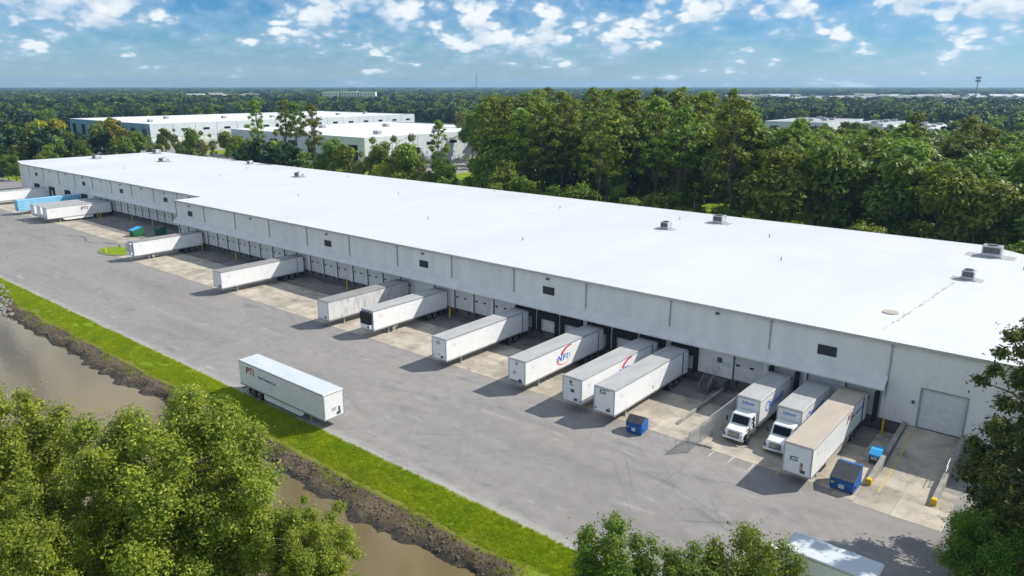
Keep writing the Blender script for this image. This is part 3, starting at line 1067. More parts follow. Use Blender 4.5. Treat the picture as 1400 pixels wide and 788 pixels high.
for (x, y) in ((-66.2, 130.2), (-15.0, 117.5), (-120.0, 137.0), (-9.5, 124.0), (-285, 90.2), (-240, 137.0), (-46.0, 124.0), (-38, 108), (-92, 126), (-104, 99), (-134, 118), (-150, 101), (-171, 132), (-201, 110), (-214, 126), (-243, 101), (-77, 95)):
    o = MB().tube([(0, 0, -.02), (0, 0, .38), (0, 0, .40), (0, 0, .55)], [.09, .09, .16, .05], 10).build('roof_vent_pipe', 'grey_metal', None, (x, y, ROOF_Z))
    tag(o, 'small capped vent pipe sticking up from the white roof', 'vent pipe', 'vent pipes on the warehouse roof')
o = MB().tube([(0, 0, -.02), (0, 0, .12)], [.9, .85], 20).build('roof_drain', 'trailer_roof_tan', None, (-18.6, 89.9, ROOF_Z))
tag(o, 'round brownish roof drain beside the dirty seam', 'roof drain')

# ------------------------------------------------------------------ semi trailers
T_LEN, T_W, T_Z0, T_Z1 = 16.55, 2.6, 1.12, 4.08
wheel_tyre = None


def lathe_x(profile, n=18):
    """profile: (x, r) pairs revolved round the x axis"""
    rings = [[(x, r_ * math.cos(2 * PI * k / n), r_ * math.sin(2 * PI * k / n)) for k in range(n)] for x, r_ in profile]
    return MB().loft(rings)


TYRE = lathe_x([(-.30, .34), (-.29, .47), (-.26, .50), (-.06, .50), (-.03, .46), (.03, .46), (.06, .50), (.26, .50), (.29, .47), (.30, .34)]).mesh('wheel', 'rubber', True)
RIM = lathe_x([(.20, .10), (.285, .12), (.288, .26), (.315, .34), (.30, .36), (.24, .30), (.22, .1)]).mesh('rim', 'alloy')
RIM_M = lathe_x([(-.20, .10), (-.285, .12), (-.288, .26), (-.315, .34), (-.30, .36), (-.24, .30), (-.22, .1)]).mesh('rim', 'alloy')


def wheel(parent, x, y, side, sc=1.0):
    w = link('wheel', TYRE, parent, (x, y, 0.5 * sc))
    w.scale = (sc, sc, sc)
    link('rim', RIM if side > 0 else RIM_M, w)
    return w


SIDE_MESH = {}


def trailer(label, loc, rz=0.0, body='trailer_white', roof='trailer_roof', nose=None, length=T_LEN, skirt=False,
            reefer=None, open_doors=False, group='semi trailers at the docks', ribs=True):
    L, hw = length, T_W / 2
    t = thing('semi_trailer', label, 'trailer', loc, rz, group)
    body_mb = MB()
    body_mb.cbox(-hw, hw, 0, L, T_Z0, T_Z1 - 0.03, 0.035)
    bo = body_mb.build('body', nose or body, t)
    if nose:
        bo.data.materials.append(MATS[body])
        for p in bo.data.polygons:
            if abs(p.normal.x) > 0.5:
                p.material_index = 1
    MB().cbox(-hw + 0.03, hw - 0.03, 0.03, L - 0.03, T_Z1 - 0.031, T_Z1 + 0.02, 0.02).build('roof', roof, t)
    for s in (-1, 1):
        MB().box(s * (hw + .012) - .012, s * (hw + .012) + .012, 0.02, L - 0.02, T_Z1 - 0.14, T_Z1 - 0.015).build('top_rail', 'alloy' if body != 'trailer_blue' else body, t)
        MB().box(s * (hw + .014) - .014, s * (hw + .014) + .014, 0.02, L - 0.02, T_Z0 - 0.02, T_Z0 + 0.17).build('bottom_rail', 'alloy', t)
    if ribs:                                     # panel joint strips on the sides
        rb = MB()
        for s in (-1, 1):
            y = 1.22
            while y < L - 0.6:
                rb.box(s * (hw + .003) - .004, s * (hw + .003) + .004, y - .03, y + .03, T_Z0 + 0.18, T_Z1 - 0.15)
                y += 1.22
        rb.build('side_post', body, t)['kind'] = 'stuff'
    nf = MB()                                    # nose corner posts and header
    for s in (-1, 1):
        nf.box(s * (hw - .06) - .06, s * (hw - .06) + .06, -0.022, 0.0, T_Z0 + .05, T_Z1 - .08)
    nf.box(-hw + .122, hw - .122, -0.02, 0.0, T_Z1 - .16, T_Z1 - .06)
    nf.box(-hw + .122, hw - .122, -0.02, 0.0, T_Z0 + .03, T_Z0 + .16)
    nf.build('nose_frame', 'alloy' if body != 'trailer_blue' else body, t)
    gl = MB()                                    # air and power couplings
    gl.box(.30, .75, -0.06, -0.0, T_Z0 + .35, T_Z0 + .62)
    gl.cyl((.42, -0.10, T_Z0 + .45), (.42, 0, T_Z0 + .45), .05, 8)
    gl.cyl((.62, -0.10, T_Z0 + .45), (.62, 0, T_Z0 + .45), .05, 8)
    gl.build('coupling_box', 'ink_grey', t)
    ml = MB()
    for x in (-1.1, -.2, 0, .2, 1.1):
        ml.box(x - .05, x + .05, -0.035, -.0205, T_Z1 - .13, T_Z1 - .09)
    ml.build('marker_lamp', 'lamp_amber', t)['kind'] = 'stuff'
    ch = MB()                                    # floor frame, slider and kingpin plate
    ch.box(-.55, -.45, .8, L - .2, .98, T_Z0 + .03).box(.45, .55, .8, L - .2, .98, T_Z0 + .03)
    y = .6
    while y < L - .4:
        ch.box(-hw + .06, hw - .06, y, y + .06, 1.02, T_Z0 + .02)
        y += .6
    ch.box(-.55, .55, .3, 1.4, 1.0, 1.06)
    ch.box(-.62, .62, L - 4.6, L - 1.3, .72, .98)
    ch.build('chassis', 'chassis', t)
    for s in (-1, 1):                            # landing gear
        lg = MB().box(s * .85 - .07, s * .85 + .07, 3.0, 3.16, .12, 1.1)
        lg.box(s * .85 - .16, s * .85 + .16, 2.92, 3.24, 0.02, .122)
        lg.tube([(s * .85, 3.1, .5), (s * .6, 3.9, 1.05)], .035, 6)
        lg.build('landing_leg', 'galvanised', t)
    MB().box(-.78, .78, 3.04, 3.12, .55, .62).build('brace', 'chassis', t)
    for ya in (L - 3.9, L - 2.6):
        MB().cyl((-1.0, ya, .5), (1.0, ya, .5), .07, 8).build('axle', 'chassis', t)
        for s in (-1, 1):
            wheel(t, s * (hw - .31), ya, s)
    for s in (-1, 1):
        MB().box(s * 0.95 - .3, s * .95 + .3, L - 1.72, L - 1.70, .25, 1.0).build('mud_flap', 'rubber', t)
    ub = MB().box(-1.15, 1.15, L - .12, L - .02, .45, .56)
    for s in (-.6, .6):
        ub.box(s - .05, s + .05, L - .11, L - .03, .561, 1.1)
    ub.build('rear_guard', 'chassis', t)
    for s in (-1, 1):
        if not open_doors:
            d = MB().box(min(0.012 * s, s * (hw - .05)), max(0.012 * s, s * (hw - .05)), L, L + .04, T_Z0 + .08, T_Z1 - .12).build('rear_door', body, t)
            MB().cyl((s * .35, L + .07, T_Z0 + .1), (s * .35, L + .07, T_Z1 - .15), .02, 6).build('lock_rod', 'alloy', d)
        else:                                    # folded back flat against the sides
            d = MB().box(s * (hw + .075) - .03, s * (hw + .075) + .03, L - 1.26, L - .02, T_Z0 + .08, T_Z1 - .12).build('rear_door', body, t)
            MB().box(s * (hw + .075) - .034, s * (hw + .075) + .034, L - 1.32, L - 1.262, T_Z0 + .08, T_Z1 - .12).build('door_seal', 'ink_navy', d)
    for s in (-1, 1):
        MB().box(s * 1.05 - .12, s * 1.05 + .12, L + .001, L + .03, T_Z0 - .06, T_Z0 + .05).build('tail_lamp', 'lamp_red', t)
    if skirt:
        for s in (-1, 1):
            k = MB().prism([(4.6, .45), (L - 4.9, .45), (L - 4.9, T_Z0 - .021), (3.6, T_Z0 - .021), (4.0, .6)], 'x', s * (hw - .04) - .015, s * (hw - .04) + .015)
            k.build('side_skirt', body, t)
    if reefer:
        MB().cbox(-1.05, 1.05, -0.55, -0.024, 2.05, T_Z1 - .25, .08).build('cooling_unit', reefer, t)
        MB().cbox(-1.04, 1.04, -0.54, -0.026, 1.45, 2.045, .06).build('cooling_cover', 'trailer_white', t)
        MB().box(.55, 1.0, -0.565, -.545, 1.6, 1.9).build('badge', 'ink_blue', t)
        MB().cyl((-.5, 5.0, .62), (.5, 5.0, .62), .3, 14).build('fuel_tank', 'alloy', t)
        MB().cyl((.52, 3.9, .62), (1.2, 3.9, .62), .3, 14).build('fuel_tank', 'alloy', t)
    return t


def pti_logo(t, face, at, scale=1.0):
    """dark p, red T, dark i, leaning"""
    letters(t, 'P', 1.35 * scale, 'ink_black', face, at, 0.035 * scale, 0.28)
    u = FACE[face] @ Vector((1, 0, 0))
    a = Vector(at)
    letters(t, 'T', 1.25 * scale, 'ink_red', face, a + u * 0.78 * scale + Vector((0, 0, .10 * scale)), 0.035 * scale, 0.28)
    letters(t, 'i', 1.25 * scale, 'ink_black', face, a + u * 1.38 * scale + Vector((0, 0, .02 * scale)), 0.035 * scale, 0.28)


def nfi_logo(t, face, at):
    a = Vector(at)
    u = FACE[face] @ Vector((1, 0, 0))
    for k, (c, w) in enumerate((('N', -.82), ('F', .05), ('I', .66))):
        letters(t, c, 1.12, 'ink_blue', face, a + u * w, 0.042, 0.10)
    flat_mb(t, MB().prism([(1.0, .28), (1.36, .28), (1.18, -.02)], 'z', 0, .004).prism([(1.12, -.03), (1.2, -.03), (1.16, -.22), (1.1, -.22)], 'z', 0, .004), 'ink_blue', face, a)
    flat_mb(t, arc_band(1.35, -.25, 2.1, 1.55, 154, 84, 0.21, 0.07), 'ink_red', face, a)
    flat_mb(t, arc_band(0.0, -0.05, 1.45, .82, 160, 318, 0.09, 0.015), 'ink_red', face, a)


def e_logo(t, at, face='-y', sc=1.0):
    """rounded dark green outline letter"""
    mb = MB()
    for pts_ in ([(-.42, .26), (.36, .30), (.42, .20), (-.30, .15)], [(-.46, .24), (-.30, .17), (-.36, -.20), (-.52, -.16)],
                 [(-.42, -.26), (.30, -.22), (.36, -.12), (-.34, -.15)], [(-.16, .06), (.28, .08), (.28, -.03), (-.16, -.05)],
                 [(.20, .06), (.30, .06), (.34, -.16), (.24, -.16)]):
        mb.prism([(p[0] * sc, p[1] * sc) for p in pts_], 'z', 0, .005)
    flat_mb(t, mb, 'ink_green', face, at)


def nose_marks(t, items):
    for (x0, x1, z0, z1, m) in items:
        MB().box(x0, x1, -0.012, -0.0005, z0, z1).build('placard', m, t)


hw = T_W / 2
# docked, right to left
t = trailer('white semi trailer with tan roof and dark and red lettering beside the box trucks', (-18.75, 62.4, 0), roof='trailer_roof_tan', open_doors=True, skirt=False)
pti_logo(t, '+x', (hw + .012, 10.2, 3.15), .9)
letters(t, 'Paper Transport, Inc.', .42, 'ink_navy', '+x', (hw + .012, 13.4, 3.0), .006)
e_logo(t, (-.25, -.004, 2.65), sc=.85)
nose_marks(t, [(.25, .52, 1.75, 2.45, 'trailer_roof_tan'), (.35, .45, 2.1, 2.35, 'ink_grey')])
MB().prism([(4.4, .45), (9.5, .45), (11.6, .62), (11.6, 1.1), (4.4, 1.1)], 'x', hw - .05, hw - .02).build('side_skirt', 'trailer_roof_tan', t)

t = trailer('white semi trailer with green outlined emblem on its nose behind the blue dumpster', (-39.2, 62.25, 0), roof='trailer_roof', open_doors=True)
e_logo(t, (-.12, -.004, 3.55), sc=.95)
nose_marks(t, [(.55, .75, 1.62, 1.95, 'yellow_line'), (-1.1, -.95, 1.45, 1.7, 'ink_green'), (.2, .62, 3.78, 3.84, 'ink_grey')])
letters(t, '5', .6, 'ink_grey', '+x', (hw + .012, 8.2, 1.85), .01)

t = trailer('white semi trailer with red swoosh, squeezed close beside another white trailer', (-43.5, 62.4, 0), roof='trailer_roof', open_doors=True)
nfi_logo(t, '+x', (hw + .012, 8.9, 2.55))
nose_marks(t, [(-.3, .2, 3.15, 3.25, 'ink_grey'), (-.35, -.05, 3.35, 3.7, 'ink_grey'), (-.2, .3, 2.35, 2.75, 'ink_grey'), (1.0, 1.15, 1.4, 1.6, 'ink_green')])

t = trailer('white semi trailer with large blue NFI letters and a red swoosh on its side', (-51.7, 62.75, 0), roof='trailer_roof', open_doors=True)
nfi_logo(t, '+x', (hw + .012, 7.6, 2.5))
nose_marks(t, [(-.25, .2, 3.45, 3.55, 'ink_grey'), (-.1, .08, 3.6, 3.78, 'ink_black'), (-.55, -.15, 2.2, 2.6, 'trailer_roof'), (-1.0, .9, 1.22, 1.45, 'ink_grey')])

t = trailer('clean white semi trailer with small green emblem on its nose at a black dock seal', (-64.25, 62.35, 0), roof='trailer_roof', open_doors=True)
e_logo(t, (-.1, -.004, 3.4), sc=.75)
nose_marks(t, [(-1.0, -.85, 1.5, 1.7, 'ink_grey'), (-.2, .0, 1.75, 1.95, 'ink_grey')])

trailer('white refrigerated semi trailer with black cooling unit on its nose', (-80.9, 64.4, 0), roof='trailer_roof', reefer='glass_dark', length=14.9)
t = trailer('streaked weathered white semi trailer next to the refrigerated one', (-89.6, 63.1, 0), body='trailer_dirty', roof='trailer_roof_dark', nose='trailer_white', length=16.0)
t = trailer('white semi trailer with brownish roof standing alone at the middle docks', (-118.8, 62.4, 0), roof='trailer_roof_dark', length=16.6, open_doors=True)
nose_marks(t, [(.5, .9, 1.3, 1.7, 'ink_grey')])
trailer('white semi trailer beside the grass island', (-156.2, 64.1, 0), roof='trailer_roof_dark', reefer='alloy', length=14.9)

t = trailer('white semi trailer with dark and red lettering in a close trio of trailers', (-218.4, 69.2, 0), roof='trailer_roof', length=16.2, skirt=True)
pti_logo(t, '+x', (hw + .012, 8.6, 2.95), 1.0)
trailer('white semi trailer in the middle of the close trio at the set-back docks', (-222.4, 69.1, 0), roof='trailer_roof', length=16.2)
trailer('white semi trailer of the close trio, on the side of the blue trailer', (-226.6, 69.0, 0), roof='trailer_roof', length=16.2)
trailer('light blue semi trailer at the set-back docks', (-239.1, 69.0, 0), body='trailer_blue', roof='trailer_blue', length=16.3)
trailer('white semi trailer at the farthest dock, beyond the light blue trailer', (-264.4, 68.6, 0), roof='trailer_roof', length=16.3)

t = trailer('white semi trailer parked alone on the yard edge by the grass and pond', (-60.45, 43.1, 0), PI / 2, roof='trailer_roof_white', length=16.3, skirt=True, group='semi trailers in the yard')
pti_logo(t, '-x', (-hw - .012, 14.6, 3.1), .92)
letters(t, 'Paper Transport, Inc.', .42, 'ink_navy', '-x', (-hw - .012, 10.5, 2.93), .008)
nose_marks(t, [(-.35, .25, 2.0, 2.08, 'ink_grey'), (-.35, .25, 2.2, 2.28, 'ink_grey'), (.5, .75, 1.75, 2.3, 'ink_grey')])


# ------------------------------------------------------------------ box trucks
def scribble(parent, face, at, w, h, n, m, seed):
    """brush-script style mark: blobs and strokes"""
    rr = random.Random(seed)
    mb = MB()
    for k in range(n):
        x = -w / 2 + w * (k + .5) / n
        hh = h * rr.uniform(.45, 1.0) if k else h
        ww = w / n * .42
        mb.prism([(x - ww, -h * .25), (x + ww * .6, -h * .25), (x + ww * 1.1, -h * .25 + hh * .8), (x - ww * .3, -h * .25 + hh * .8)], 'z', 0, .005)
    mb.prism([(-w * .5, -h * .45), (w * .5, -h * .33), (w * .48, -h * .38), (-w * .5, -h * .55)], 'z', 0, .005)
    flat_mb(parent, mb, m, face, at, 'lettering')


def box_truck(label, loc, rz=0.0, box_len=8.7, roof='trailer_roof', seed=1, lettered=True):
    """nose at y = 0, box to the rear"""
    t = thing('box_truck', label, 'truck', loc, rz, 'white box trucks')
    w = 1.08
    # cab: side profile with hood, raked windscreen and rear wall, tapering towards the nose
    prof = [(.18, .62), (.14, 1.08), (.30, 1.34), (1.05, 1.50), (1.45, 1.56), (1.98, 2.42), (2.30, 2.52), (3.15, 2.52), (3.22, 2.40), (3.22, .62)]
    rings = []
    for sx, ins in ((-1, 0.0), (-.86, 1), (.86, 1), (1, 0)):
        ring = []
        for (y, z) in prof:
            tap = .80 + .20 * min(1, max(0, (y - .1) / 1.5))
            cut = .94 if z > 1.6 else 1.0
            up = (.05 if ins else 0) * (1 if z > 1.3 else 0)
            ring.append((sx * w * tap * cut, y, z + up))
        rings.append(ring)
    MB().loft(rings[::-1]).build('cab', 'truck_white', t)
    # windscreen
    MB().prism([(1.44, 1.69), (1.86, 2.40), (1.96, 2.40), (1.54, 1.69)], 'x', -.84, .84).build('windscreen', 'glass_dark', t)
    for s in (-1, 1):
        x = s * 1.022
        sw = MB().prism([(1.72, 1.68), (2.85, 1.68), (2.85, 2.32), (2.10, 2.32)], 'x', x - .012, x + .012)
        sw.build('side_window', 'glass_dark', t)
        d = MB()
        d.box(s * 1.086 - .006, s * 1.086 + .006, 1.68, 2.9, .8, 1.62)
        door = d.build('door', 'truck_white', t)
        MB().box(s * 1.105 - .014, s * 1.105 + .014, 2.68, 2.84, 1.46, 1.51).build('handle', 'chassis', door)
        # bulging fender over the front wheel
        fr = [(s * (.80 + .30 * math.sin(PI * k / 8)), .72 + .62 * -math.cos(PI * k / 8), .62 + .62 * math.sin(PI * k / 8)) for k in range(9)]
        fe = MB()
        for a, b_ in zip(fr[:-1], fr[1:]):
            q = [(s * .62, a[1], a[2]), (a[0], a[1], a[2]), (b_[0], b_[1], b_[2]), (s * .62, b_[1], b_[2])]
            fe.quad(*(q if s < 0 else q[::-1]))
        fe.build('fender', 'truck_white', t)
        hl = MB().cbox(s * .78 - .15, s * .78 + .15, .10, .26, .92, 1.20, .03)
        hl.build('headlight', 'lamp_clear', t)
        mi = MB().cbox(s * 1.42 - .10, s * 1.42 + .10, 1.55, 1.64, 1.62, 2.15, .03)
        mi.tube([(s * 1.04, 1.75, 1.75), (s * 1.40, 1.6, 1.75)], .02, 6)
        mi.tube([(s * 1.04, 1.75, 2.1), (s * 1.40, 1.6, 2.1)], .02, 6)
        mi.build('mirror', 'chassis', t)
        wheel(t, s * .95, .95, s, .96)
        wheel(t, s * .95, box_len - .2, s, .96)
        MB().cbox(s * .95 - .2, s * .95 + .2, 2.3, 3.3, .45, .8, .06).build('fuel_tank', 'alloy', t)
    MB().cbox(-.55, .55, .06, .20, .78, 1.28, .03).build('grille', 'ink_grey', t)
    gb = MB()
    for k in range(4):
        gb.box(-.5, .5, .045, .062, .86 + k * .1, .89 + k * .1)
    gb.build('grille_bar', 'chrome', t)['kind'] = 'stuff'
    MB().cbox(-1.12, 1.12, -.06, .18, .46, .74, .06).build('bumper', 'chrome', t)
    MB().box(-.3, .3, -.075, -.058, .52, .66).build('number_plate', 'trailer_roof_white', t)
    MB().box(-.42, .42, .2, box_len + 2.7, .62, .98).build('chassis', 'chassis', t)
    # body
    y0, y1 = 3.42, 3.42 + box_len
    MB().cbox(-1.26, 1.26, y0, y1, 1.0, 3.86, .04).build('box_body', 'truck_white', t)
    MB().cbox(-1.22, 1.22, y0 + .04, y1 - .04, 3.855, 3.90, .02).build('box_roof', roof, t)
    for s in (-1, 1):
        MB().box(s * 1.272 - .012, s * 1.272 + .012, y0 + .02, y1 - .02, 3.72, 3.84).build('side_rail', 'alloy', t)
        MB().box(s * 1.272 - .012, s * 1.272 + .012, y0 + .02, y1 - .02, 1.0, 1.14).build('side_rail', 'alloy', t)
    nf = MB().box(-1.25, 1.25, y0 - .025, y0 - .001, 3.66, 3.84)
    for s in (-1, 1):
        nf.box(s * 1.19 - .06, s * 1.19 + .06, y0 - .024, y0 - .001, 1.02, 3.655)
    nf.build('front_rail', 'alloy', t)
    if not lettered:
        MB().box(-1.2, 1.2, y1 + .001, y1 + .05, 1.05, 3.75).build('rear_door', 'alloy', t)
        return t
    scribble(t, '-y', (0, y0 - .008, 3.25), 1.3, .36, 8, 'ink_blue', seed)
    scribble(t, '+x', (1.268, y0 + 4.6, 2.55), 3.9, 1.0, 9, 'ink_blue', seed + 3)
    flat_mb(t, arc_band(0, 0, .5, .5, 0, 360, .09, .09, 24), 'ink_blue', '+x', (1.268, y0 + 2.1, 2.6))
    MB().box(-1.2, 1.2, y1 + .001, y1 + .05, 1.05, 3.75).build('rear_door', 'alloy', t)
    MB().box(-1.15, 1.15, y1 - .1, y1 + .08, .45, .58).build('rear_bumper', 'chassis', t)
    return t


box_truck('white box truck with blue lettering parked beside the chain-link fence', (-26.55, 66.6, 0), box_len=8.75)
box_truck('white box truck with blue lettering squeezed between the tan roofed trailer and another truck', (-22.35, 66.75, 0), seed=1, box_len=8.6)
box_truck('white box truck with a pale grey roof among the trees at the yard edge', (-17.8, 48.0, 0), -PI / 2, box_len=6.0, roof='trailer_roof_white', seed=5, lettered=False)


# ------------------------------------------------------------------ dumpsters and hopper
def dumpster(label, loc, sx, sy, hf, hb, body, peaked=False, rz=0.0, marks=True, lid='lid_plastic'):
    t = thing('dumpster', label, 'dumpster', loc, rz, 'waste containers in the yard')
    if peaked:
        prof = [(0.06, .12), (0, .5), (0, hf), (sy * .5, hb), (sy, hf), (sy, .12)]
    else:
        prof = [(0.10, .12), (-.04, hf * .8), (-.04, hf), (sy * .80, hb), (sy, hb - .05), (sy, .12)]
    MB().prism(prof, 'x', 0, sx).build('body', body, t)
    if peaked:
        for xa, xb in ((-.02, sx * .5 - .01), (sx * .5 + .01, sx + .02)):
            l = MB().prism([(-.08, hf), (-.08, hf + .05), (sy * .5, hb + .055), (sy * .5, hb + .005)], 'x', xa, xb)
            l.prism([(sy * .5 + .001, hb + .005), (sy * .5 + .001, hb + .055), (sy + .06, hf + .05), (sy + .06, hf)], 'x', xa, xb)
            l.build('lid', lid, t)
    else:
        for xa, xb in ((-.03, sx * .5 - .01), (sx * .5 + .01, sx + .03)):
            MB().prism([(-.14, hf - .02), (-.14, hf + .04), (sy * .80, hb + .065), (sy * .80, hb + .005)], 'x', xa, xb).build('lid', lid, t)
    for xa in (-.09, sx + .002):
        MB().cbox(xa, xa + .088, sy * .15, sy * .75, hf * .42, hf * .62, .02).build('lifting_pocket', body, t)
    for q in (.2, .5, .8):
        MB().box(sx * q - .04, sx * q + .04, -.055 if not peaked else -.04, .02, .2, hf * .735).build('rib', body, t)
    MB().box(0, sx, -.075, .0, hf * .74, hf * .86).build('rib', body, t)
    for q in (.08, .92):
        MB().cyl((sx * q - .05, .2, .08), (sx * q + .05, .2, .08), .08, 10).build('caster', 'rubber', t)
        MB().cyl((sx * q - .05, sy - .2, .08), (sx * q + .05, sy - .2, .08), .08, 10).build('caster', 'rubber', t)
    if marks:
        MB().box(sx * .38, sx * .62, -.085, -.0755, hf * .30, hf * .62).build('decal', 'trailer_roof_white', t)
        MB().box(sx * .06, sx * .20, -.085, -.0755, hf * .55, hf * .72).build('decal', 'yellow_line', t)
    return t


dumpster('large blue dumpster with sloping dark lid beside the tan roofed trailer', (-16.25, 64.0, AP_Z), 2.05, 2.5, 1.25, 2.0, 'dumpster_blue')
dumpster('smaller blue dumpster with peaked dark lid standing in front of the trailer noses', (-36.2, 61.9, YARD_Z), 1.75, 1.75, 1.25, 1.75, 'dumpster_blue', True, 0.12)
dumpster('bright green dumpster on the concrete beyond the grass island', (-183.6, 75.5, AP_Z), 2.3, 2.6, 1.5, 2.1, 'dumpster_green', False, marks=False, lid='cart_blue')
dumpster('dark green dumpster in the shade at the corner of the docks', (-181.2, 80.4, AP_Z), 2.3, 2.0, 1.5, 2.0, 'dumpster_green', False, marks=False)

t = thing('hopper_cart', 'small blue topped hopper with dark chassis beside the ramp wall', 'hopper', (-14.35, 71.9, AP_Z))
MB().prism([(-.75, .42), (.75, .42), (.85, 1.02), (-.85, .92)], 'x', -.46, .46).build('bin', 'ink_navy', t)
MB().prism([(-.88, .921), (.88, 1.021), (.80, 1.34), (-.30, 1.42), (-.88, 1.08)], 'x', -.5, .5).build('cover', 'cart_blue', t)
MB().box(-.38, .38, -.7, .7, .26, .418).build('frame', 'chassis', t)
for sx_ in (-.4, .4):
    for sy_ in (-.55, .55):
        MB().cyl((sx_ - .05, sy_, .15), (sx_ + .05, sy_, .15), .15, 12).build('wheel', 'rubber', t)
MB().box(-.3, .3, -.90, -.84, .55, .85).build('latch_plate', 'grey_metal', t)

# ------------------------------------------------------------------ fence, steps
t = thing('chain_link_fence', 'chain-link fence with steel posts beside the box truck', 'fence', (-29.1, 68, 0))
ys = [-6.0, -3.4, -.8, 1.8, 4.4, 7.0, 9.6]
FH = 2.25
for y in ys:
    MB().tube([(0, y, -.05), (0, y, FH + .04), (0, y, FH + .10)], [.042, .042, .015], 8).build('post', 'galvanised', t)
MB().cyl((0, ys[0], FH), (0, ys[-1], FH), .03, 8).build('top_rail', 'galvanised', t)
for a, b_ in zip(ys[:-1], ys[1:]):
    wm = MB()
    s = .11
    c = a - FH
    while c < b_:
        for sg in (1, -1):
            # diagonal wires clipped to the panel
            y0, z0, y1, z1 = (c, .06, c + FH - .06, FH) if sg > 0 else (c + FH - .06, .06, c, FH)
            def clip(y0, z0, y1, z1):
                dy, dz = y1 - y0, z1 - z0
                t0, t1 = 0, 1
                for e0, d in ((a, 1), (b_, -1)):
                    v0, v1 = d * (y0 - e0), d * (y1 - e0)
                    if v0 < 0 and v1 < 0:
                        return None
                    if v0 < 0:
                        t0 = max(t0, v0 / (v0 - v1))
                    if v1 < 0:
                        t1 = min(t1, v0 / (v0 - v1))
                return (y0 + dy * t0, z0 + dz * t0, y0 + dy * t1, z0 + dz * t1) if t1 > t0 + .02 else None
            q = clip(y0, z0, y1, z1)
            if q:
                wm.tube([(0.004 * sg, q[0], q[1]), (0.004 * sg, q[2], q[3])], .007, 3, 0, False)
        c += s
    wm.build('wire_mesh', 'galvanised', t)['kind'] = 'stuff'
# cross return of the fence at the yard end
t = thing('gate_frame', 'short leaning steel gate frame at the end of the fence', 'gate', (-29.1, 62.0, 0))
MB().cyl((-1.3, -.25, .1), (-1.3, -.25, 1.1), .03, 8).build('post', 'galvanised', t)
MB().cyl((-1.3, -.25, 1.08), (-.06, -.02, 1.2), .025, 8).build('rail', 'galvanised', t)
MB().cyl((-1.3, -.25, .2), (-.06, -.02, .2), .025, 8).build('rail', 'galvanised', t)

# steps to the man door
t = thing('dock_steps', 'dark concrete steps with steel handrails up to the staff door', 'steps', (-34.6, 78, 0))
for k in range(7):
    MB().box(-.6, .6, -1.7 + k * .28, -1.7 + k * .28 + .278, -0.02, .19 * (k + 1)).build('step', 'dock_concrete', t)
MB().box(-.9, 1.9, .262, 1.49, -.02, SILL - .03).build('landing', 'dock_concrete', t)
for s in (-.56, .56):
    hr = MB()
    hr.tube([(s, -1.6, 1.05), (s, .3, 2.3), (s, 1.4, 2.3)], .028, 8)
    for (y, z, zt) in ((-1.5, .15, 1.1), (-.55, .9, 1.74), (.35, 1.35, 2.3)):
        hr.cyl((s, y, z), (s, y, zt), .025, 8)
    hr.build('handrail', 'galvanised', t)
# wall retaining the sunken strip by the steps
o = MB().prism([(-5.5, -.05), (6.2, -.05), (6.2, .55), (-5.0, .35), (-5.5, .1)], 'x', -.13, .13).build('low_wall', 'kerb_concrete', None, (-32.9, 72.5, 0))
tag(o, 'low concrete kerb wall between the steps and the fence', 'wall')
for k in range(3):
    o = MB().cbox(-.45, .45, -.18, .18, 0, .16, .03).build('parking_block', 'kerb_concrete', None, (-29.9 + .9 * k, 64.15 + .1 * k, AP_Z - .01), .12 * (k - 1))
    tag(o, 'broken pale concrete kerb piece lying at the fence end', 'kerb piece', 'broken kerb pieces')

# grass island with kerb and hydrant
rng_i = [(-168.0 + 5.6 * math.cos(a) * (1.0), 65.9 + 3.2 * math.sin(a)) for a in np.linspace(0, 2 * PI, 40, endpoint=False)]
struct(MB().prism(rng_i, 'z', -.02, .16).build('island_kerb', 'kerb_concrete'))
inner = [(-168.0 + 5.4 * math.cos(a), 65.9 + 3.0 * math.sin(a)) for a in np.linspace(0, 2 * PI, 40, endpoint=False)]
struct(MB().prism(inner, 'z', .1, .19).build('grass_island', 'ground'))
t = thing('fire_hydrant', 'pale yellow fire hydrant on the grass island', 'hydrant', (-168.6, 63.9, .18))
MB().tube([(0, 0, 0), (0, 0, .08), (0, 0, .09), (0, 0, .62), (0, 0, .72), (0, 0, .80)], [.2, .2, .13, .13, .17, .05], 12).build('barrel', 'hydrant', t)
MB().cyl((-.22, 0, .45), (.22, 0, .45), .07, 8).build('outlet', 'hydrant', t)


# ------------------------------------------------------------------ vegetation
def leaves(name, cen, size, matname, aspect=0.55, up=0.5, rng=RNG, out=None):
    """rhombic leaf faces round the given centres; 'out' biases their normals outwards"""
    n = len(cen)
    nrm = rng.normal(size=(n, 3))
    nrm /= np.linalg.norm(nrm, axis=1, keepdims=True)
    nrm[:, 2] = np.abs(nrm[:, 2]) + up
    if out is not None:
        nrm += out * 0.8
    nrm /= np.linalg.norm(nrm, axis=1, keepdims=True)
    t = rng.normal(size=(n, 3))
    u = np.cross(nrm, t)
    u /= np.linalg.norm(u, axis=1, keepdims=True) + 1e-9
    v = np.cross(nrm, u)
    s = (size * rng.uniform(0.6, 1.35, n))[:, None]
    fold = nrm * s * 0.12
    p = np.stack([cen - u * s, cen - v * s * aspect + fold, cen + u * s, cen + v * s * aspect + fold], 1).reshape(-1, 3)
    f = np.arange(4 * n).reshape(n, 4)
    return np_mesh(name, p, f, matname, False)


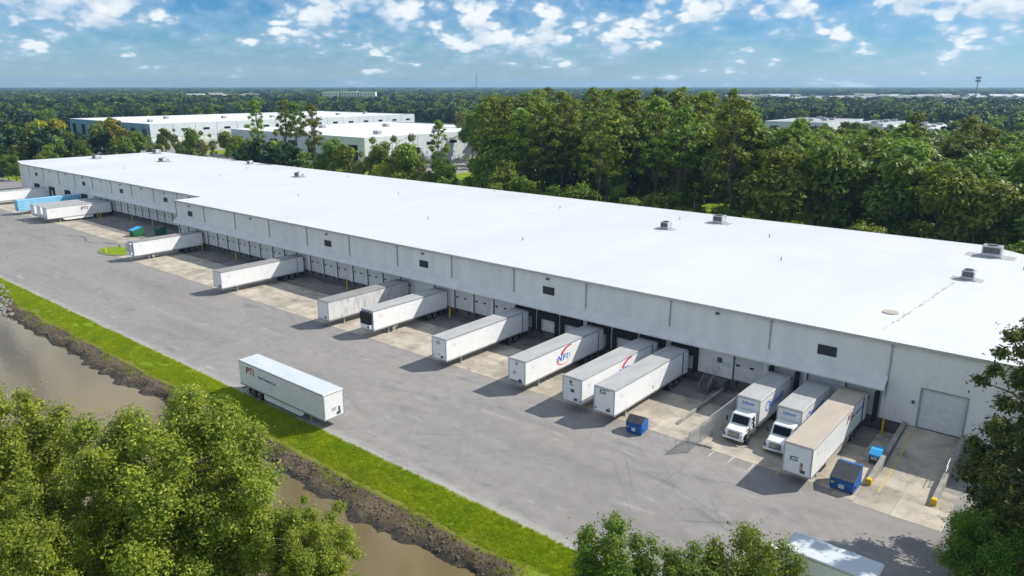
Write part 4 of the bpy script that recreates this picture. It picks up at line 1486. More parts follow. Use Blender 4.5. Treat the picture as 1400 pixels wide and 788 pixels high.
def crown_points(clusters, radii, n, rng, flat=0.75, hollow=0.55):
    k = len(clusters)
    w = radii ** 2.2
    ci = rng.choice(k, n, p=w / w.sum())
    d = rng.normal(size=(n, 3))
    d /= np.linalg.norm(d, axis=1, keepdims=True)
    r_ = radii[ci] * (hollow + (1 - hollow) * rng.random(n)) * rng.uniform(.85, 1.15, n)
    lump = 1 + .22 * np.sin(d[:, 0] * 5 + ci) * np.sin(d[:, 1] * 5 + 2 * ci) + .15 * np.sin(d[:, 2] * 7 + ci)
    off = d * (r_ * lump)[:, None]
    off[:, 2] *= flat
    return clusters[ci] + off, d


def branch_mesh(h, clusters, trunk_r, first, rng, matname, lean=0.0, reach=1.0, nb=None):
    mb = MB()
    pts = [(0, 0, -.15)]
    x = y = 0
    for k in range(1, 7):
        x += rng.normal(0, .010 * h) + lean * h / 6
        y += rng.normal(0, .012 * h)
        pts.append((x, y, h * .88 * k / 6))
    rad = [trunk_r * (1.25 if k == 0 else (1 - .14 * k)) for k in range(7)]
    mb.tube(pts, rad, 8)
    P = np.array(pts)
    sel = clusters if nb is None else clusters[:nb]
    for c in sel:
        zb = max(first * h, min(c[2] - .18 * h * rng.uniform(.5, 1.2), h * .84))
        t = zb / (h * .88) * 6
        i = int(min(t, 5))
        b0 = P[i] + (P[i + 1] - P[i]) * (t - i)
        e = b0 + (c - b0) * reach
        mid = b0 * .5 + e * .5 + np.array([0, 0, .03 * h]) + rng.normal(0, .01 * h, 3)
        r0 = trunk_r * .38
        mb.tube([tuple(b0), tuple(mid), tuple(e)], [r0, r0 * .6, r0 * .2], 5, 0, False)
    return mb


def broadleaf(h, rx, seed, nleaf, lsize, matname, base=.22, ncl=26, crad=.30, bark='bark', shape=1.0, flat=.8, hollow=.55):
    rng = np.random.default_rng(seed)
    d = rng.normal(size=(ncl, 3))
    d /= np.linalg.norm(d, axis=1, keepdims=True)
    rr = rng.uniform(.35, .95, ncl)[:, None]
    cz, hz = h * (base + 1) / 2, h * (1 - base) / 2
    c = d * rr * np.array([rx * .80, rx * .80, hz * .82]) + np.array([0, 0, cz])
    # narrower towards the top
    k = np.clip((c[:, 2] - cz) / hz, -1, 1)
    c[:, :2] *= (1 - .35 * shape * np.clip(k, 0, 1))[:, None]
    radii = rx * crad * rng.uniform(.7, 1.3, ncl)
    pts, dd = crown_points(c, radii, nleaf, rng, flat, hollow)
    cm_ = leaves('crown', pts, lsize, matname, .55, .35, rng, dd)
    tm = branch_mesh(h * .82, c, max(.12, h * .018), base * .9, rng, bark, nb=45).mesh('trunk', bark, True)
    return tm, cm_


def leaders(h, rx, seed, nleaf, lsize, matname, nl=9, base=.12, bark='bark', width=.36, wide=.19):
    """crown made of several pointed leaders with their own side sprays"""
    rng = np.random.default_rng(seed)
    cl, ra = [], []
    for k in range(nl):
        a = k * 2.4 + rng.uniform(-.4, .4)
        rr = rx * .68 * math.sqrt((k + .3) / nl)
        top = h * (1.0 - .34 * (rr / rx) ** 1.6 + rng.uniform(-.10, .03)) if k else h * .97
        ox, oy = rr * math.cos(a), rr * math.sin(a)
        m = 13
        for q in range(m):
            t = q / (m - 1)
            z = h * base + (top - h * base) * (.12 + .88 * t)
            w = rx * width * (1.05 - .85 * t ** 1.4) * (.55 + .45 * min(1, t * 3))
            b_ = rng.uniform(0, 6.28)
            f_ = rng.uniform(.3, 1.0)
            shrink = .55 + .45 * min(1, t * 1.6)
            cl.append((ox * shrink + w * f_ * math.cos(b_), oy * shrink + w * f_ * math.sin(b_), z))
            ra.append(rx * wide * rng.uniform(.6, 1.25) * (1.12 - .38 * t))
    cl, ra = np.array(cl), np.array(ra)
    pts, dd = crown_points(cl, ra, nleaf, rng, .85, .30)
    stray = rng.random(len(pts)) < .08
    pts[stray] += rng.normal(0, .45, (int(stray.sum()), 3))
    cm_ = leaves('crown', pts, lsize, matname, .5, .35, rng, dd)
    sel = cl[rng.permutation(len(cl))]
    tm = branch_mesh(h * .80, sel, max(.12, h * .016), base, rng, bark, nb=70).mesh('trunk', bark, True)
    return tm, cm_


def pine(h, seed, nleaf, matname='leaf_pine', start=.5, rx=3.6, lsize=.42, dead=True):
    rng = np.random.default_rng(seed)
    cl, ra = [], []
    n = 40
    for k in range(n):
        t = k / (n - 1)
        z = h * (start + (0.97 - start) * t)
        reach = rx * (0.35 + .75 * math.sin(PI * min(1, .18 + .80 * t))) * rng.uniform(.35, 1.05)
        a = k * 2.4 + rng.uniform(-.5, .5)
        cl.append((math.cos(a) * reach, math.sin(a) * reach, z + rng.uniform(-.4, .6)))
        ra.append(rx * .36 * rng.uniform(.6, 1.3))
    cl.append((0, 0, h * .97))
    ra.append(rx * .36)
    cl, ra = np.array(cl), np.array(ra)
    pts, dd = crown_points(cl, ra, nleaf, rng, .50, .0)
    cm_ = leaves('crown', pts, lsize, matname, .42, .5, rng, dd)
    tm = branch_mesh(h * 1.10, cl, max(.16, h * .0095), .3, rng, 'bark_pine').mesh('trunk', 'bark_pine', True)
    return tm, cm_


def plant_tree(name, meshes, label, cat, loc, rz, sc, group):
    loc = (loc[0], loc[1], float(ground_h(np.array(loc[0]), np.array(loc[1]))) - .1)
    t = thing(name, label, cat, loc, rz, group)
    t.scale = sc if hasattr(sc, '__len__') else (sc, sc, sc)
    link('trunk', meshes[0], t)
    link('crown', meshes[1], t)
    return t


# camera geometry used to work out where real things stand
_p, _y = math.radians(PITCH), math.radians(YAW)
_F = np.array([-math.sin(_y) * math.cos(_p), math.cos(_y) * math.cos(_p), -math.sin(_p)])
_R = np.array([math.cos(_y), math.sin(_y), 0])
_U = np.cross(_R, _F)


def at_y(px, py, Y):
    d = _F * 1010 + _R * (px - 700) - _U * (py - 394)
    return np.array([0, 0, CAM_H]) + d * (Y / d[1])


# --- near trees
big_a = leaders(17.0, 8.8, 21, 190000, .118, 'leaf_fore', 15, wide=.165)
big_b = leaders(16.0, 7.8, 22, 155000, .118, 'leaf_fore', 14, wide=.165)
right_a = leaders(18.0, 6.8, 23, 66000, .140, 'leaf_fore_right', 9, .05, wide=.128)
small_a = leaders(11.0, 3.8, 24, 42000, .105, 'leaf_bright', 10, .15, wide=.24)
small_b = leaders(9.5, 4.6, 25, 42000, .105, 'leaf_bright', 10, .12, wide=.24)
B1, B2, B3 = 'trees on the near pond bank', 'trees at the yard corner', 'small trees at the end of the pond'
plant_tree('broadleaf_tree', big_a, 'large spreading olive green tree on the pond bank, its crown reaching over the brown water', 'tree', (-44.0, 19.0, -.6), .4, (1.0, 1.0, 1.0), B1)
plant_tree('broadleaf_tree', big_b, 'large bushy green tree on the pond bank beside the spreading olive green tree', 'tree', (-54.5, 11.6, -.6), 1.9, (.95, .95, 1.02), B1)
plant_tree('broadleaf_tree', big_b, 'rounded green tree crowding behind the larger trees on the pond bank', 'tree', (-36.2, 23.0, -.6), 4.1, (.60, .60, .62), B1)
plant_tree('broadleaf_tree', big_a, 'green tree filling the gap between the two large trees on the pond bank', 'tree', (-46.0, 11.5, -.6), 2.6, (.70, .70, .80), B1)
plant_tree('broadleaf_tree', right_a, 'tall dark green tree at the yard corner in front of the drive-in door', 'tree', (-1.7, 61.4, -.1), .3, (1.12, 1.12, 1.14), B2)
plant_tree('broadleaf_tree', right_a, 'dark green tree leaning against the tall one at the yard corner', 'tree', (-0.4, 56.4, -.1), 3.3, (.95, .95, .80), B2)
plant_tree('broadleaf_tree', small_b, 'low yellowish green tree under the tall dark tree at the yard corner', 'tree', (-3.2, 54.2, -.1), 2.0, .80, B2)
plant_tree('broadleaf_tree', small_a, 'slender bright green tree at the end of the pond, apart from its neighbours', 'tree', (-20.9, 34.9, -.2), 0, (.95, .95, .88), B3)
plant_tree('broadleaf_tree', small_a, 'bright green tree between the slender tree and the one by the box truck', 'tree', (-16.3, 36.9, -.2), 2.2, (.95, .95, .77), B3)
plant_tree('broadleaf_tree', small_b, 'yellow green bushy tree hiding the cab of the pale roofed box truck', 'tree', (-14.1, 39.6, -.2), 4.0, (.9, .9, .96), B3)

# --- woods behind the warehouse: one object per tree
pines = [pine(31.0, 40 + k, 5200, ['leaf_pine', 'leaf_pine', 'leaf_oak'][k % 3], .42 + .06 * (k % 3), 4.4 + .4 * (k % 2)) for k in range(4)]
oaks = [broadleaf(20.0, 6.2, 60 + k, 6500, .46, ['leaf_oak', 'leaf_pine', 'leaf_oak', 'leaf_bright'][k], .12, 22, .34) for k in range(4)]
yel = broadleaf(16.0, 5.5, 70, 5000, .46, 'leaf_yellow', .12, 18, .34)
oli = broadleaf(20.0, 5.0, 71, 3000, .40, 'leaf_olive', .15, 20, .30)

PINE_LOOK = ['bare trunk and high crown', 'crown starting halfway up', 'short flat topped crown', 'dense bright crown']
OAK_LOOK = ['dark rounded crown', 'yellowish rounded crown', 'loose dark crown', 'bright green crown']
placed = []


def free(x, y, r_):
    for (a, b_, c) in placed:
        if (a - x) ** 2 + (b_ - y) ** 2 < (r_ + c) ** 2:
            return False
    return True


rw = random.Random(5)


def scatter(n, x0, x1, y0, y1, hr, kind, sp=2.6, test=None, where='woods behind the warehouse'):
    made = tries = 0
    while made < n and tries < n * 40:
        tries += 1
        x, y = rw.uniform(x0, x1), rw.uniform(y0, y1)
        if test and not test(x, y):
            continue
        if not free(x, y, sp):
            continue
        placed.append((x, y, sp))
        made += 1
        h = rw.uniform(*hr)
        k = kind(x, y)
        if k == 'pine':
            s = h / 31.0
            q = rw.randrange(4)
            plant_tree('pine_tree', pines[q], ('tall' if h > 29.5 else 'middling') + ' pine with ' + PINE_LOOK[q] + ' in the ' + where, 'tree', (x, y, -.1), rw.uniform(0, 6.28), (s * rw.uniform(.9, 1.15), s * rw.uniform(.9, 1.15), s), 'pines in the ' + where)
        elif k == 'oak':
            s = h / 20.0
            q = rw.randrange(4)
            plant_tree('broadleaf_tree', oaks[q], ('tall' if h > 21 else 'low' if h < 15 else 'middling') + ' tree with ' + OAK_LOOK[q] + ' in the ' + where, 'tree', (x, y, -.1), rw.uniform(0, 6.28), (s * rw.uniform(.85, 1.1), s * rw.uniform(.85, 1.1), s), 'broadleaf trees in the ' + where)
        elif k == 'yellow':
            s = h / 16.0
            plant_tree('broadleaf_tree', yel, 'yellow green tree among the darker trees behind the warehouse', 'tree', (x, y, -.1), rw.uniform(0, 6.28), s, 'yellow green trees')
        else:
            s = h / 20.0
            plant_tree('thin_tree', oli, 'thin olive brown half bare tree behind the warehouse', 'tree', (x, y, -.1), rw.uniform(0, 6.28), s, 'thin olive trees')


def tall_zone(x, y):
    # fan that the tall block of forest fills, seen over the roof
    v = np.array([x, y, 0]) - np.array([0, 0, CAM_H])
    d = v @ _F
    px = 700 + 1010 * (v @ _R) / d
    return 668 < px < 1015


def right_zone(x, y):
    v = np.array([x, y, 0]) - np.array([0, 0, CAM_H])
    d = v @ _F
    px = 700 + 1010 * (v @ _R) / d
    return 1015 <= px < 1560


scatter(66, -190, -40, 158, 240, (28.5, 34.5), lambda x, y: 'pine' if rw.random() < .62 else 'oak', 2.7, tall_zone, 'tall forest block')
scatter(34, -250, -60, 235, 330, (29.5, 34.8), lambda x, y: 'pine' if rw.random() < .6 else 'oak', 3.4, tall_zone, 'rear of that forest')
scatter(26, -150, -50, 145, 156, (9, 14.5), lambda x, y: 'oak', 2.0, tall_zone, 'undergrowth between roof edge and tall forest')          # understorey along the fence
scatter(84, -75, 60, 153, 235, (21.0, 28.5), lambda x, y: rw.choice(['oak', 'oak', 'pine', 'oak', 'oak']), 2.5, right_zone, 'lower woods past the forest')
scatter(60, -110, 90, 230, 380, (17, 23.0), lambda x, y: rw.choice(['oak', 'oak', 'oak', 'pine', 'yellow' if rw.random() < .4 else 'oak']), 4.0, right_zone, 'open woods towards the grey roofs')
scatter(20, -60, 30, 143, 149, (7, 13), lambda x, y: 'oak', 1.6, right_zone, 'hedge along the rear roof edge')


def tree_px(px, ytop, Y, kind, name_label=None):
    """a tree standing at depth Y whose top shows at the given height"""
    if Y < 175 and 230 < px < 700:
        Y += 16 if kind == 'pine' else 7
    P = at_y(px, ytop, Y)
    h = max(4.0, P[2] + .1)
    lab = {'pine': 'tall thin trunked pine in the row between the two warehouses', 'oak': 'green broadleaf tree in the row between the two warehouses',
           'yellow': 'yellow green tree near the far end of the warehouse', 'olive': 'thin olive brown half bare tree in the row between the two warehouses'}[kind]
    src, hh = {'pine': (pines[rw.randrange(4)], 32.0), 'oak': (oaks[rw.randrange(4)], 20.4), 'yellow': (yel, 16.3), 'olive': (oli, 20.4)}[kind]
    s = h / hh
    wid = {'pine': .82, 'oak': .85, 'yellow': 1.0, 'olive': .85}[kind]
    plant_tree({'pine': 'pine_tree', 'olive': 'thin_tree'}.get(kind, 'broadleaf_tree'), src, name_label or lab, 'tree', (P[0], P[1], -.1), rw.uniform(0, 6.28), (s * wid, s * wid, s), 'trees in the row between the warehouses: ' + kind)
    placed.append((P[0], P[1], 2.5))


for a in ((346, 133, 152, 'pine'), (386, 132, 155, 'pine'), (402, 136, 160, 'pine'), (423, 138, 150, 'pine'), (372, 168, 147, 'olive'), (336, 180, 147, 'oak'),
          (452, 180, 146, 'oak'), (470, 186, 148, 'oak'), (437, 205, 145, 'oak'), (258, 165, 152, 'oak'), (272, 172, 150, 'olive'), (245, 188, 147, 'oak'),
          (300, 212, 145, 'oak'), (510, 178, 150, 'olive'), (520, 184, 147, 'oak'), (543, 176, 158, 'olive'), (565, 172, 155, 'olive'), (556, 178, 150, 'oak'),
          (600, 161, 152, 'pine'), (603, 205, 146, 'oak'), (585, 225, 145, 'oak'), (610, 215, 145, 'oak'), (540, 212, 145, 'oak'), (490, 200, 147, 'olive'),
          (412, 200, 146, 'oak'), (390, 195, 148, 'olive'), (360, 205, 146, 'oak'), (345, 195, 150, 'oak'), (526, 215, 145, 'yellow'), (575, 205, 147, 'olive'),
          (660, 135, 153, 'pine'), (676, 128, 158, 'pine'), (690, 130, 152, 'pine'), (657, 198, 147, 'oak'), (672, 190, 147, 'oak'), (688, 200, 146, 'oak'),
          (222, 168, 178, 'oak'), (236, 172, 190, 'olive'), (288, 178, 176, 'olive'), (306, 170, 185, 'oak'), (318, 176, 170, 'oak'),
          (632, 128, 300, 'olive'), (645, 140, 260, 'oak')):
    tree_px(*a)
for a in ((12, 168, 150, 'oak'), (30, 170, 170, 'oak'), (50, 158, 140, 'yellow'), (72, 156, 150, 'yellow'), (92, 172, 130, 'oak'), (108, 182, 122, 'oak'), (130, 160, 160, 'oak'),
          (150, 155, 170, 'yellow'), (165, 158, 150, 'olive'), (185, 170, 152, 'oak'), (140, 175, 143, 'oak'), (168, 178, 142, 'oak'), (120, 186, 140, 'oak'), (20, 190, 105, 'oak'),
          (8, 195, 110, 'oak'), (40, 192, 118, 'yellow'), (62, 190, 112, 'oak'), (82, 192, 116, 'oak'), (5, 205, 95, 'oak'), (16, 207, 96, 'oak'), (100, 195, 125, 'oak'), (28, 200, 108, 'yellow'),
          (205, 180, 150, 'olive'), (215, 190, 145, 'oak'), (50, 205, 106, 'oak'), (70, 203, 108, 'oak')):
    tree_px(*a, name_label={'oak': 'green bushy tree beyond the far end of the warehouse', 'yellow': 'yellow green tree beyond the far end of the warehouse',
                            'olive': 'thin olive brown tree beyond the far end of the warehouse'}[a[3]])

# ------------------------------------------------------------------ background buildings
def hall(name_label, x0, x1, y0, y1, h, group=None, roofm='far_roof', blue=False, docks=True, cat='warehouse'):
    """flat roofed tilt-up hall with panel joints, high windows, dock doors and roof units"""
    t = thing('background_warehouse', name_label, cat, ((x0 + x1) / 2, (y0 + y1) / 2, 0), 0, group)
    ox, oy = -(x0 + x1) / 2, -(y0 + y1) / 2
    def part(mb, nm, m):
        return mb.build(nm, m, t, (ox, oy, 0))
    part(MB().box(x0 + .3, x1 - .3, y0 + .3, y1 - .3, 0, h - .6), 'core', 'far_wall')
    part(MB().box(x0 + .31, x1 - .31, y0 + .31, y1 - .31, h - .6, h - .45), 'roof', roofm)
    n = max(3, int((y1 - y0) / 14))
    st = (y1 - y0) / n
    for k in range(n):                                       # wall facing the main warehouse
        ya, yb = y0 + st * k, y0 + st * (k + 1)
        part(MB().box(x1 - .3, x1, ya + .12, yb - .12, 0 if not docks else 4.4, h), 'wall_panel', 'far_wall')
        part(MB().box(x1 - .3, x1 + .04, yb - .118, yb + .118, 0, h - .1), 'panel_joint', 'far_wall_blue')
        w = part(MB().box(x1 + .001, x1 + .05, ya + st * .35, ya + st * .65, h * .62, h * .62 + 1.4), 'window', 'glass_dark')
        if docks:
            m = 3
            for q in range(m):
                da = ya + .5 + (st - 1.0) * q / m
                part(MB().box(x1 - .3, x1 - .1, da + .3, da + (st - 1.0) / m - .3, 1.3, 4.2), 'dock_door', 'door_white')
    part(MB().box(x1 - .5, x1 - .31, y0, y1, 0, 4.39), 'dock_wall', 'dark_metal' if docks else 'far_wall')
    n = max(3, int((x1 - x0) / 14))
    st = (x1 - x0) / n
    for k in range(n):
        xa, xb = x0 + st * k, x0 + st * (k + 1)
        part(MB().box(xa + .1, xb - .1, y0, y0 + .3, 0, h), 'wall_panel', 'far_wall_blue' if blue else 'far_wall')  # the blue variant puts this face's shade into its colour
        part(MB().box(xa + st * .3, xa + st * .7, y0 - .05, y0 - .001, 1.5, h * .75), 'window', 'glass_dark')
    part(MB().box(x0, x0 + .28, y0 + .31, y1, 0, h), 'end_wall', 'far_wall')
    part(MB().box(x0 + .3, x1 - .32, y1 - .29, y1, 0, h), 'end_wall', 'far_wall')
    for k in range(7):
        ux, uy = rw.uniform(x0 + 8, x1 - 8), y0 + (y1 - y0) * (k + .5) / 7
        part(MB().cbox(ux, ux + 3.5, uy, uy + 2.5, h - .46, h + 1.2, .1), 'roof_unit', 'grey_metal')


hall('white background warehouse partly hidden by the row of thin trees', -365, -257, 208, 318, 13.5, docks=False)
hall('long white background warehouse with a row of dock doors and end wall coloured as blue shade', -592, -468, 213, 433, 12.6, blue=True)
hall('low grey roofed commercial building among the trees in the distance, with the larger roof', -200, -158, 510, 590, 12.0, roofm='far_roof_grey', docks=False, cat='building')
hall('small grey roofed building between two others in the distant trees', -152, -132, 540, 600, 11.0, roofm='far_roof_grey', docks=False, cat='building')
hall('low pale roofed commercial building among distant trees below the cell tower', -127, -96, 520, 590, 10.0, docks=False, cat='building')
hall('distant white flat building just behind the tall forest', -960, -880, 1750, 1830, 18, docks=False, cat='building')
hall('pale roofed building beyond the trees at the far end', -700, -560, 95, 150, 6.5, docks=False, cat='building')
hall('distant grey shed behind the forest, beside the commercial roofs', -480, -400, 740, 800, 9, roofm='far_roof_grey', docks=False, cat='building')
hall('small white shed far off behind the long background warehouse', -1120, -1060, 620, 700, 9, docks=False, cat='building')
hall('distant low white building in front of the far hotel', -1010, -950, 770, 830, 9, docks=False, cat='building')
hall('distant long pale building in the dark woods', -1300, -1240, 300, 390, 9, docks=False, cat='building')

# mid-rise block of flats far off
t = thing('apartment_block', 'distant cream six storey apartment block rising over the dark woods', 'building', (-1440, 1130, 0), -.9)
for k in range(3):
    y0 = -62 + k * 43
    MB().box(-9, 9, y0, y0 + 38, 0, 22 + (k == 1) * 1.5).build('wing', 'house_wall', t)
    if k < 2:
        MB().box(-7, 7, y0 + 38.01, y0 + 42.99, 0, 22).build('stair_tower', 'far_wall_blue', t)
    for f_ in range(6):
        for q in range(6):
            MB().box(9.01, 9.2, y0 + 2 + q * 6, y0 + 5.5 + q * 6, 1.5 + f_ * 3.2, 3.3 + f_ * 3.2).build('window', 'glass_dark', t)

# far houses
hr_mesh = MB()
hr_mesh.prism([(-7.5, 6.0), (7.5, 6.0), (0, 9.8)], 'x', -11, 11)
hr_m = hr_mesh.mesh('roof', 'house_roof')
hr_w = MB().prism([(-7.5, 6.0), (7.5, 6.0), (0, 9.8)], 'x', -11, 11).mesh('roof', 'far_roof')
hwm = MB().box(-10.5, 10.5, -7, 7, 0, 6.0).mesh('wall', 'house_wall')
hwin = MB()
for z in (1.2, 4.0):
    for x in (-8, -4, 0, 4, 8):
        hwin.box(x - .7, x + .7, -7.1, -6.99, z, z + 1.3)
hwn = hwin.mesh('window', 'glass_dark')
CLEAR = []
flat_roof = MB().box(-10.8, 10.8, -7.3, 7.3, 5.98, 6.9).box(-4, 3, -3, 2, 6.9, 8.2).mesh('roof', 'far_roof')
HOUSES = []


def polar(px, dist):
    d = _F * 1010 + _R * (px - 700)
    h = np.array([d[0], d[1]])
    h /= np.linalg.norm(h)
    return h * dist


for (pa, pb, da, db, n, sc) in ((975, 1440, 1450, 2600, 55, 1.4), (262, 385, 1750, 2100, 20, 1.7), (1000, 1080, 1300, 1500, 5, 1.6), (1340, 1430, 1300, 1500, 4, 1.4)):
    for k in range(n):
        dist = da + (db - da) * rw.random()
        px = pa + (pb - pa) * (k + rw.random()) / n
        x, y = polar(px, dist)
        HOUSES.append((x, y))
        t = thing('house', 'small pale house in the distant suburb beyond the woods', 'house', (x, y, 0), rw.uniform(-1, 1), 'distant suburban houses')
        t.scale = (sc * rw.uniform(.8, 1.5), sc * rw.uniform(.9, 1.2), sc * rw.uniform(.9, 1.15))
        link('wall', hwm, t)
        link('roof', hr_w if rw.random() < .35 else hr_m, t)
        link('window', hwn, t)

for k, (px, dist, sx) in enumerate(((40, 1150, 1.8), (60, 1500, 2.4), (150, 1350, 1.5), (215, 1900, 2.0), (110, 2300, 2.2), (300, 1500, 2.0), (395, 1700, 1.7), (420, 2300, 2.4), (560, 1900, 2.0),
                                   (585, 2600, 2.2), (1010, 900, 1.2), (1035, 1150, 1.8), (1180, 1250, 1.7), (1250, 1050, 1.4), (1345, 1300, 2.2), (1395, 1000, 1.6), (952, 1500, 2.2), (1090, 1350, 2.0))):
    x, y = polar(px, dist)
    t = thing('distant_building', 'pale low block rising out of the distant woods', 'building', (x, y, 0), rw.uniform(-1, 1), 'pale blocks in the distant woods')
    t.scale = (sx, sx, 1.75 + .25 * (k % 3))
    link('wall', hwm, t)
    link('roof', flat_roof, t)
    link('window', hwn, t)

# towers on the skyline
for (px, dist, hh, lab, mono) in ((1292, 1150, 47.0, 'slender cell tower with antenna cluster standing over distant trees', True),
                                  (655, 3600, 92.0, 'distant lattice radio mast on the skyline', False)):
    x, y = polar(px, dist)
    t = thing('radio_tower', lab, 'tower', (x, y, 0))
    if mono:
        MB().tube([(0, 0, 0), (0, 0, hh)], [1.0, .55], 10).build('mast', 'grey_metal', t)
        for z in (hh - 1.5, hh - 5.5):
            MB().cyl((0, 0, z - .2), (0, 0, z + .2), 2.2, 12).build('platform', 'grey_metal', t)
            for q in range(9):
                a = q * 2 * PI / 9
                MB().box(2.6 * math.cos(a) - .4, 2.6 * math.cos(a) + .4, 2.6 * math.sin(a) - .4, 2.6 * math.sin(a) + .4, z - 1.3, z + 1.3).build('antenna', 'grey_metal', t)
    else:
        for a in (0, 2.09, 4.19):
            MB().tube([(5 * math.cos(a), 5 * math.sin(a), 0), (1.2 * math.cos(a), 1.2 * math.sin(a), hh)], [.7, .5], 5).build('leg', 'grey_metal', t)
        for q in range(10):
            z = hh * (q + .5) / 10
            r_ = 5 - 3.8 * z / hh
            br_ = MB()
            for a in (0, 2.09, 4.19):
                b2 = a + 2.09
                br_.tube([(r_ * math.cos(a), r_ * math.sin(a), z), (r_ * math.cos(b2), r_ * math.sin(b2), z + hh * .08)], .35, 4)
            br_.build('brace', 'grey_metal', t)

# ------------------------------------------------------------------ far woods (one uncountable mass)
hid = bpy.data.collections.new('far_tree_shapes')
far_protos = []
for k in range(4):
    rng = np.random.default_rng(90 + k)
    n = 10
    c = np.stack([rng.normal(0, 1.9, n), rng.normal(0, 1.9, n), rng.uniform(6.5, 14.0, n)], -1)
    c[0] = (0, 0, 15.0)
    pts_, dd = crown_points(c, np.full(n, 2.5) * rng.uniform(.8, 1.3, n), 420, rng, .8, .5)
    lo = np.stack([rng.normal(0, 2.2, 120), rng.normal(0, 2.2, 120), rng.uniform(0, 7, 120)], -1)
    me = leaves('crown', np.concatenate([pts_, lo]), 1.05, 'leaf_far' if k else 'leaf_oak', .6, .5, rng)
    o = bpy.data.objects.new('far_tree_shape', me)
    hid.objects.link(o)
    far_protos.append(o)

RECT = [(-380, -245, 195, 330), (-610, -255, 141, 445), (-218, -80, 485, 612), (-985, -850, 1550, 1850), (-720, -540, 85, 155), (-490, -390, 640, 810),
        (-1130, -1000, 540, 710), (-1020, -900, 690, 840), (-1310, -1190, 250, 400), (-1460, -1300, 1000, 1170), (-330, 40, 40, 143), (-255, -170, 150, 300)]
fp, fs = [], []
rf = np.random.default_rng(77)
d = 250.0
hx = np.array(HOUSES)
while d < 9500:
    sp = max(7.5, d * .0125)
    na = int(d * math.radians(96) / sp)
    for k in range(na):
        a = math.radians(-48 + 96 * (k + rf.random()) / na)
        dd_ = d + rf.uniform(-.5, .5) * sp
        h = _F[:2] / np.linalg.norm(_F[:2])
        ca, sa = math.cos(-a), math.sin(-a)
        x, y = (h[0] * ca - h[1] * sa) * dd_, (h[0] * sa + h[1] * ca) * dd_
        if any(r_[0] < x < r_[1] and r_[2] < y < r_[3] for r_ in RECT):
            continue
        if y < 142 and x > -345:
            continue
        s = rf.uniform(.78, 1.22)
        if dd_ < 420 and not free(x, y, 3.0):
            continue
        if dd_ < 1000:
            s *= .85
        pxx = 700 + 1047 * math.tan(a)
        if 980 < pxx < 1460 and 1150 < dd_ < 2550:
            if rf.random() < .55:
                continue
            s *= .52
        if 1040 < pxx < 1310 and 380 < dd_ < 560:
            s *= .62
        if 430 < pxx < 535 and 1150 < dd_ < 1860:
            if rf.random() < .6:
                continue
            s *= .4
        if 250 < pxx < 395 and 1450 < dd_ < 2150:
            if rf.random() < .75:
                continue
            s *= .5
        fp.append((x, y, -.2))
        w = max(1.0, sp / 8.5)
        fs.append((s * w, s * w, s * 1.08))
    d += sp * .9
me = bpy.data.meshes.new('far_woods')
me.vertices.add(len(fp))
me.vertices.foreach_set('co', np.array(fp, np.float32).ravel())
at = me.attributes.new('tree_scale', 'FLOAT_VECTOR', 'POINT')
at.data.foreach_set('vector', np.array(fs, np.float32).ravel())
fw = link('far_woods', me)
fw['kind'] = 'stuff'
tag(fw, 'dark far off woods reaching to the horizon', 'woods')


def instancer(o, coll, attr_scale=None, smin=.7, smax=1.3, tilt=0.0):
    ng = bpy.data.node_groups.new('scatter', 'GeometryNodeTree')
    ng.interface.new_socket('Geometry', in_out='INPUT', socket_type='NodeSocketGeometry')
    ng.interface.new_socket('Geometry', in_out='OUTPUT', socket_type='NodeSocketGeometry')
    N = ng.nodes
    i, o_ = N.new('NodeGroupInput'), N.new('NodeGroupOutput')
    ip = N.new('GeometryNodeInstanceOnPoints')
    ci = N.new('GeometryNodeCollectionInfo')
    ci.inputs['Collection'].default_value = coll
    ci.inputs['Separate Children'].default_value = True
    ci.inputs['Reset Children'].default_value = True
    ip.inputs['Pick Instance'].default_value = True
    rv = N.new('FunctionNodeRandomValue')
    rv.data_type = 'FLOAT_VECTOR'
    rv.inputs[0].default_value = (-tilt, -tilt, 0)
    rv.inputs[1].default_value = (tilt, tilt, 6.283)
    L = ng.links.new
    L(i.outputs[0], ip.inputs['Points'])
    L(ci.outputs[0], ip.inputs['Instance'])
    L(rv.outputs[0], ip.inputs['Rotation'])
    if attr_scale:
        na_ = N.new('GeometryNodeInputNamedAttribute')
        na_.data_type = 'FLOAT_VECTOR'
        na_.inputs['Name'].default_value = attr_scale
        L(na_.outputs[0], ip.inputs['Scale'])
    else:
        rs = N.new('FunctionNodeRandomValue')
        rs.data_type = 'FLOAT'
        rs.inputs[2].default_value = smin
        rs.inputs[3].default_value = smax
        L(rs.outputs[1], ip.inputs['Scale'])
    L(ip.outputs[0], o_.inputs[0])
    md_ = o.modifiers.new('scatter', 'NODES')
    md_.node_group = ng


instancer(fw, hid, 'tree_scale')

# ------------------------------------------------------------------ grass blades, weeds, stones
gh = bpy.data.collections.new('grass_shapes')
for k in range(3):
    rng = np.random.default_rng(120 + k)
    mb = MB()
    for q in range(14):
        a, rr = rng.uniform(0, 6.28), rng.uniform(0, .16)
        x, y = rr * math.cos(a), rr * math.sin(a)
        hgt, w = rng.uniform(.06, .17), rng.uniform(.008, .016)
        dx, dy = rng.normal(0, .05, 2)
        b2 = rng.uniform(0, 6.28)
        mb.v += [(x - w * math.cos(b2), y - w * math.sin(b2), -.02), (x + w * math.cos(b2), y + w * math.sin(b2), -.02), (x + dx, y + dy, hgt)]
        i_ = len(mb.v)
        mb.f.append((i_ - 3, i_ - 2, i_ - 1))
        mb.mi.append(0)
    o = bpy.data.objects.new('grass_tuft_shape', mb.mesh('grass_tuft', 'grass_blade'))
    gh.objects.link(o)


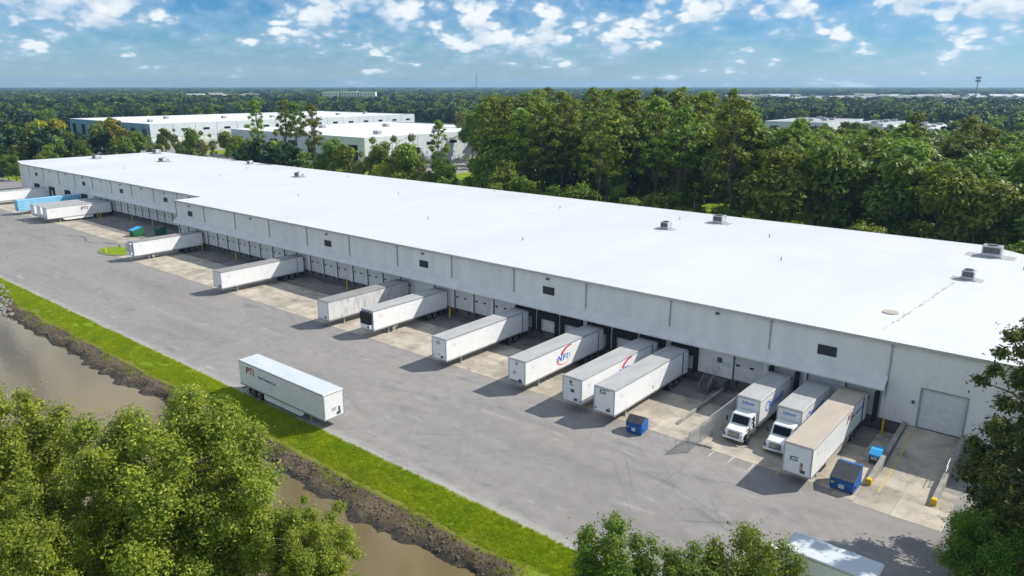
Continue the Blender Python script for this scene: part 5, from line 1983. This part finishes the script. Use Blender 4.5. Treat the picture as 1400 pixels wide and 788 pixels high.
def scatter_points(name, xs, ys, coll, label, cat, smin, smax, tilt=.15, zoff=0.0):
    zs = ground_h(xs, ys) + zoff
    me = bpy.data.meshes.new(name)
    me.vertices.add(len(xs))
    me.vertices.foreach_set('co', np.stack([xs, ys, zs], -1).astype(np.float32).ravel())
    o = link(name, me)
    o['kind'] = 'stuff'
    tag(o, label, cat)
    instancer(o, coll, None, smin, smax, tilt)


rg = np.random.default_rng(31)
n = 34000
xs = -175 + 158 * rg.random(n) ** .75
ys = rg.uniform(37.9, LAWN_Y + .12, n)
keep = (vnoise(xs * .35, ys * .8, 8) > -.62) & (ys > 38.1 + .35 * vnoise(xs * .55, ys * .55, 1))
scatter_points('grass', xs[keep], ys[keep], gh, 'short bright green grass on the verge between yard and pond', 'grass', .8, 1.7)
n = 2600
xs = rg.uniform(-172, -25, n)
ys = rg.uniform(36.6, 38.3, n)
keep = vnoise(xs * .9, ys * .9, 9) > .15
scatter_points('weeds', xs[keep], ys[keep], gh, 'sparse weeds on the eroded bank above the pond', 'weeds', .9, 1.9, .4)

sh = bpy.data.collections.new('stone_shapes')
for k in range(4):
    rng = np.random.default_rng(140 + k)
    rings = []
    for z, r_ in ((-.12, .10), (-.03, .20), (.07, .19), (.15, .09)):
        rings.append([(r_ * rng.uniform(.75, 1.25) * math.cos(a), r_ * rng.uniform(.75, 1.25) * math.sin(a), z * rng.uniform(.8, 1.2)) for a in np.linspace(0, 2 * PI, 7, endpoint=False)])
    o = bpy.data.objects.new('stone_shape', MB().loft(rings).mesh('stone', 'stone'))
    sh.objects.link(o)
n = 2600
xs = rg.uniform(-165, -131.5, n)
ys = rg.uniform(33.4, 40.2, n)
keep = ys < 33.6 + (-131 - xs) * .25 + .8 * rg.normal(size=n)
scatter_points('riprap_stones', xs[keep], ys[keep], sh, 'pale broken riprap stones on the pond bank', 'stones', .6, 2.1, .6)
ch_ = bpy.data.collections.new('clod_shapes')
for o_src in list(sh.objects)[:2]:
    o = bpy.data.objects.new('clod_shape', o_src.data.copy())
    o.data.materials.clear()
    o.data.materials.append(MATS['clod'])
    ch_.objects.link(o)
n = 1100
xs = rg.uniform(-135, -28, n)
ys = rg.uniform(35.9, 37.6, n)
scatter_points('bank_clods', xs, ys, ch_, 'small brown clods on the muddy bank', 'clods', .15, .7, .6)

# ------------------------------------------------------------------ haze
hz = MB().box(-11000, 3500, -300, 11500, -4.5, 100.0)
ho = link('haze', hz.mesh('haze', 'louver'))
ho['kind'] = 'stuff'
tag(ho, 'thin pale blue air softening the far woods', 'haze')
hm = bpy.data.materials.new('haze')
hm.use_nodes = True
hb = NT(hm.node_tree)
hout = hb.n('ShaderNodeOutputMaterial')
pv = hb.n('ShaderNodeVolumePrincipled')
pv.inputs['Color'].default_value = (.42, .70, 1.0, 1)
pv.inputs['Density'].default_value = 0.00012
pv.inputs['Anisotropy'].default_value = 0.2
hb.l(pv.outputs[0], hout.inputs['Volume'])
ho.data.materials.clear()
ho.data.materials.append(hm)
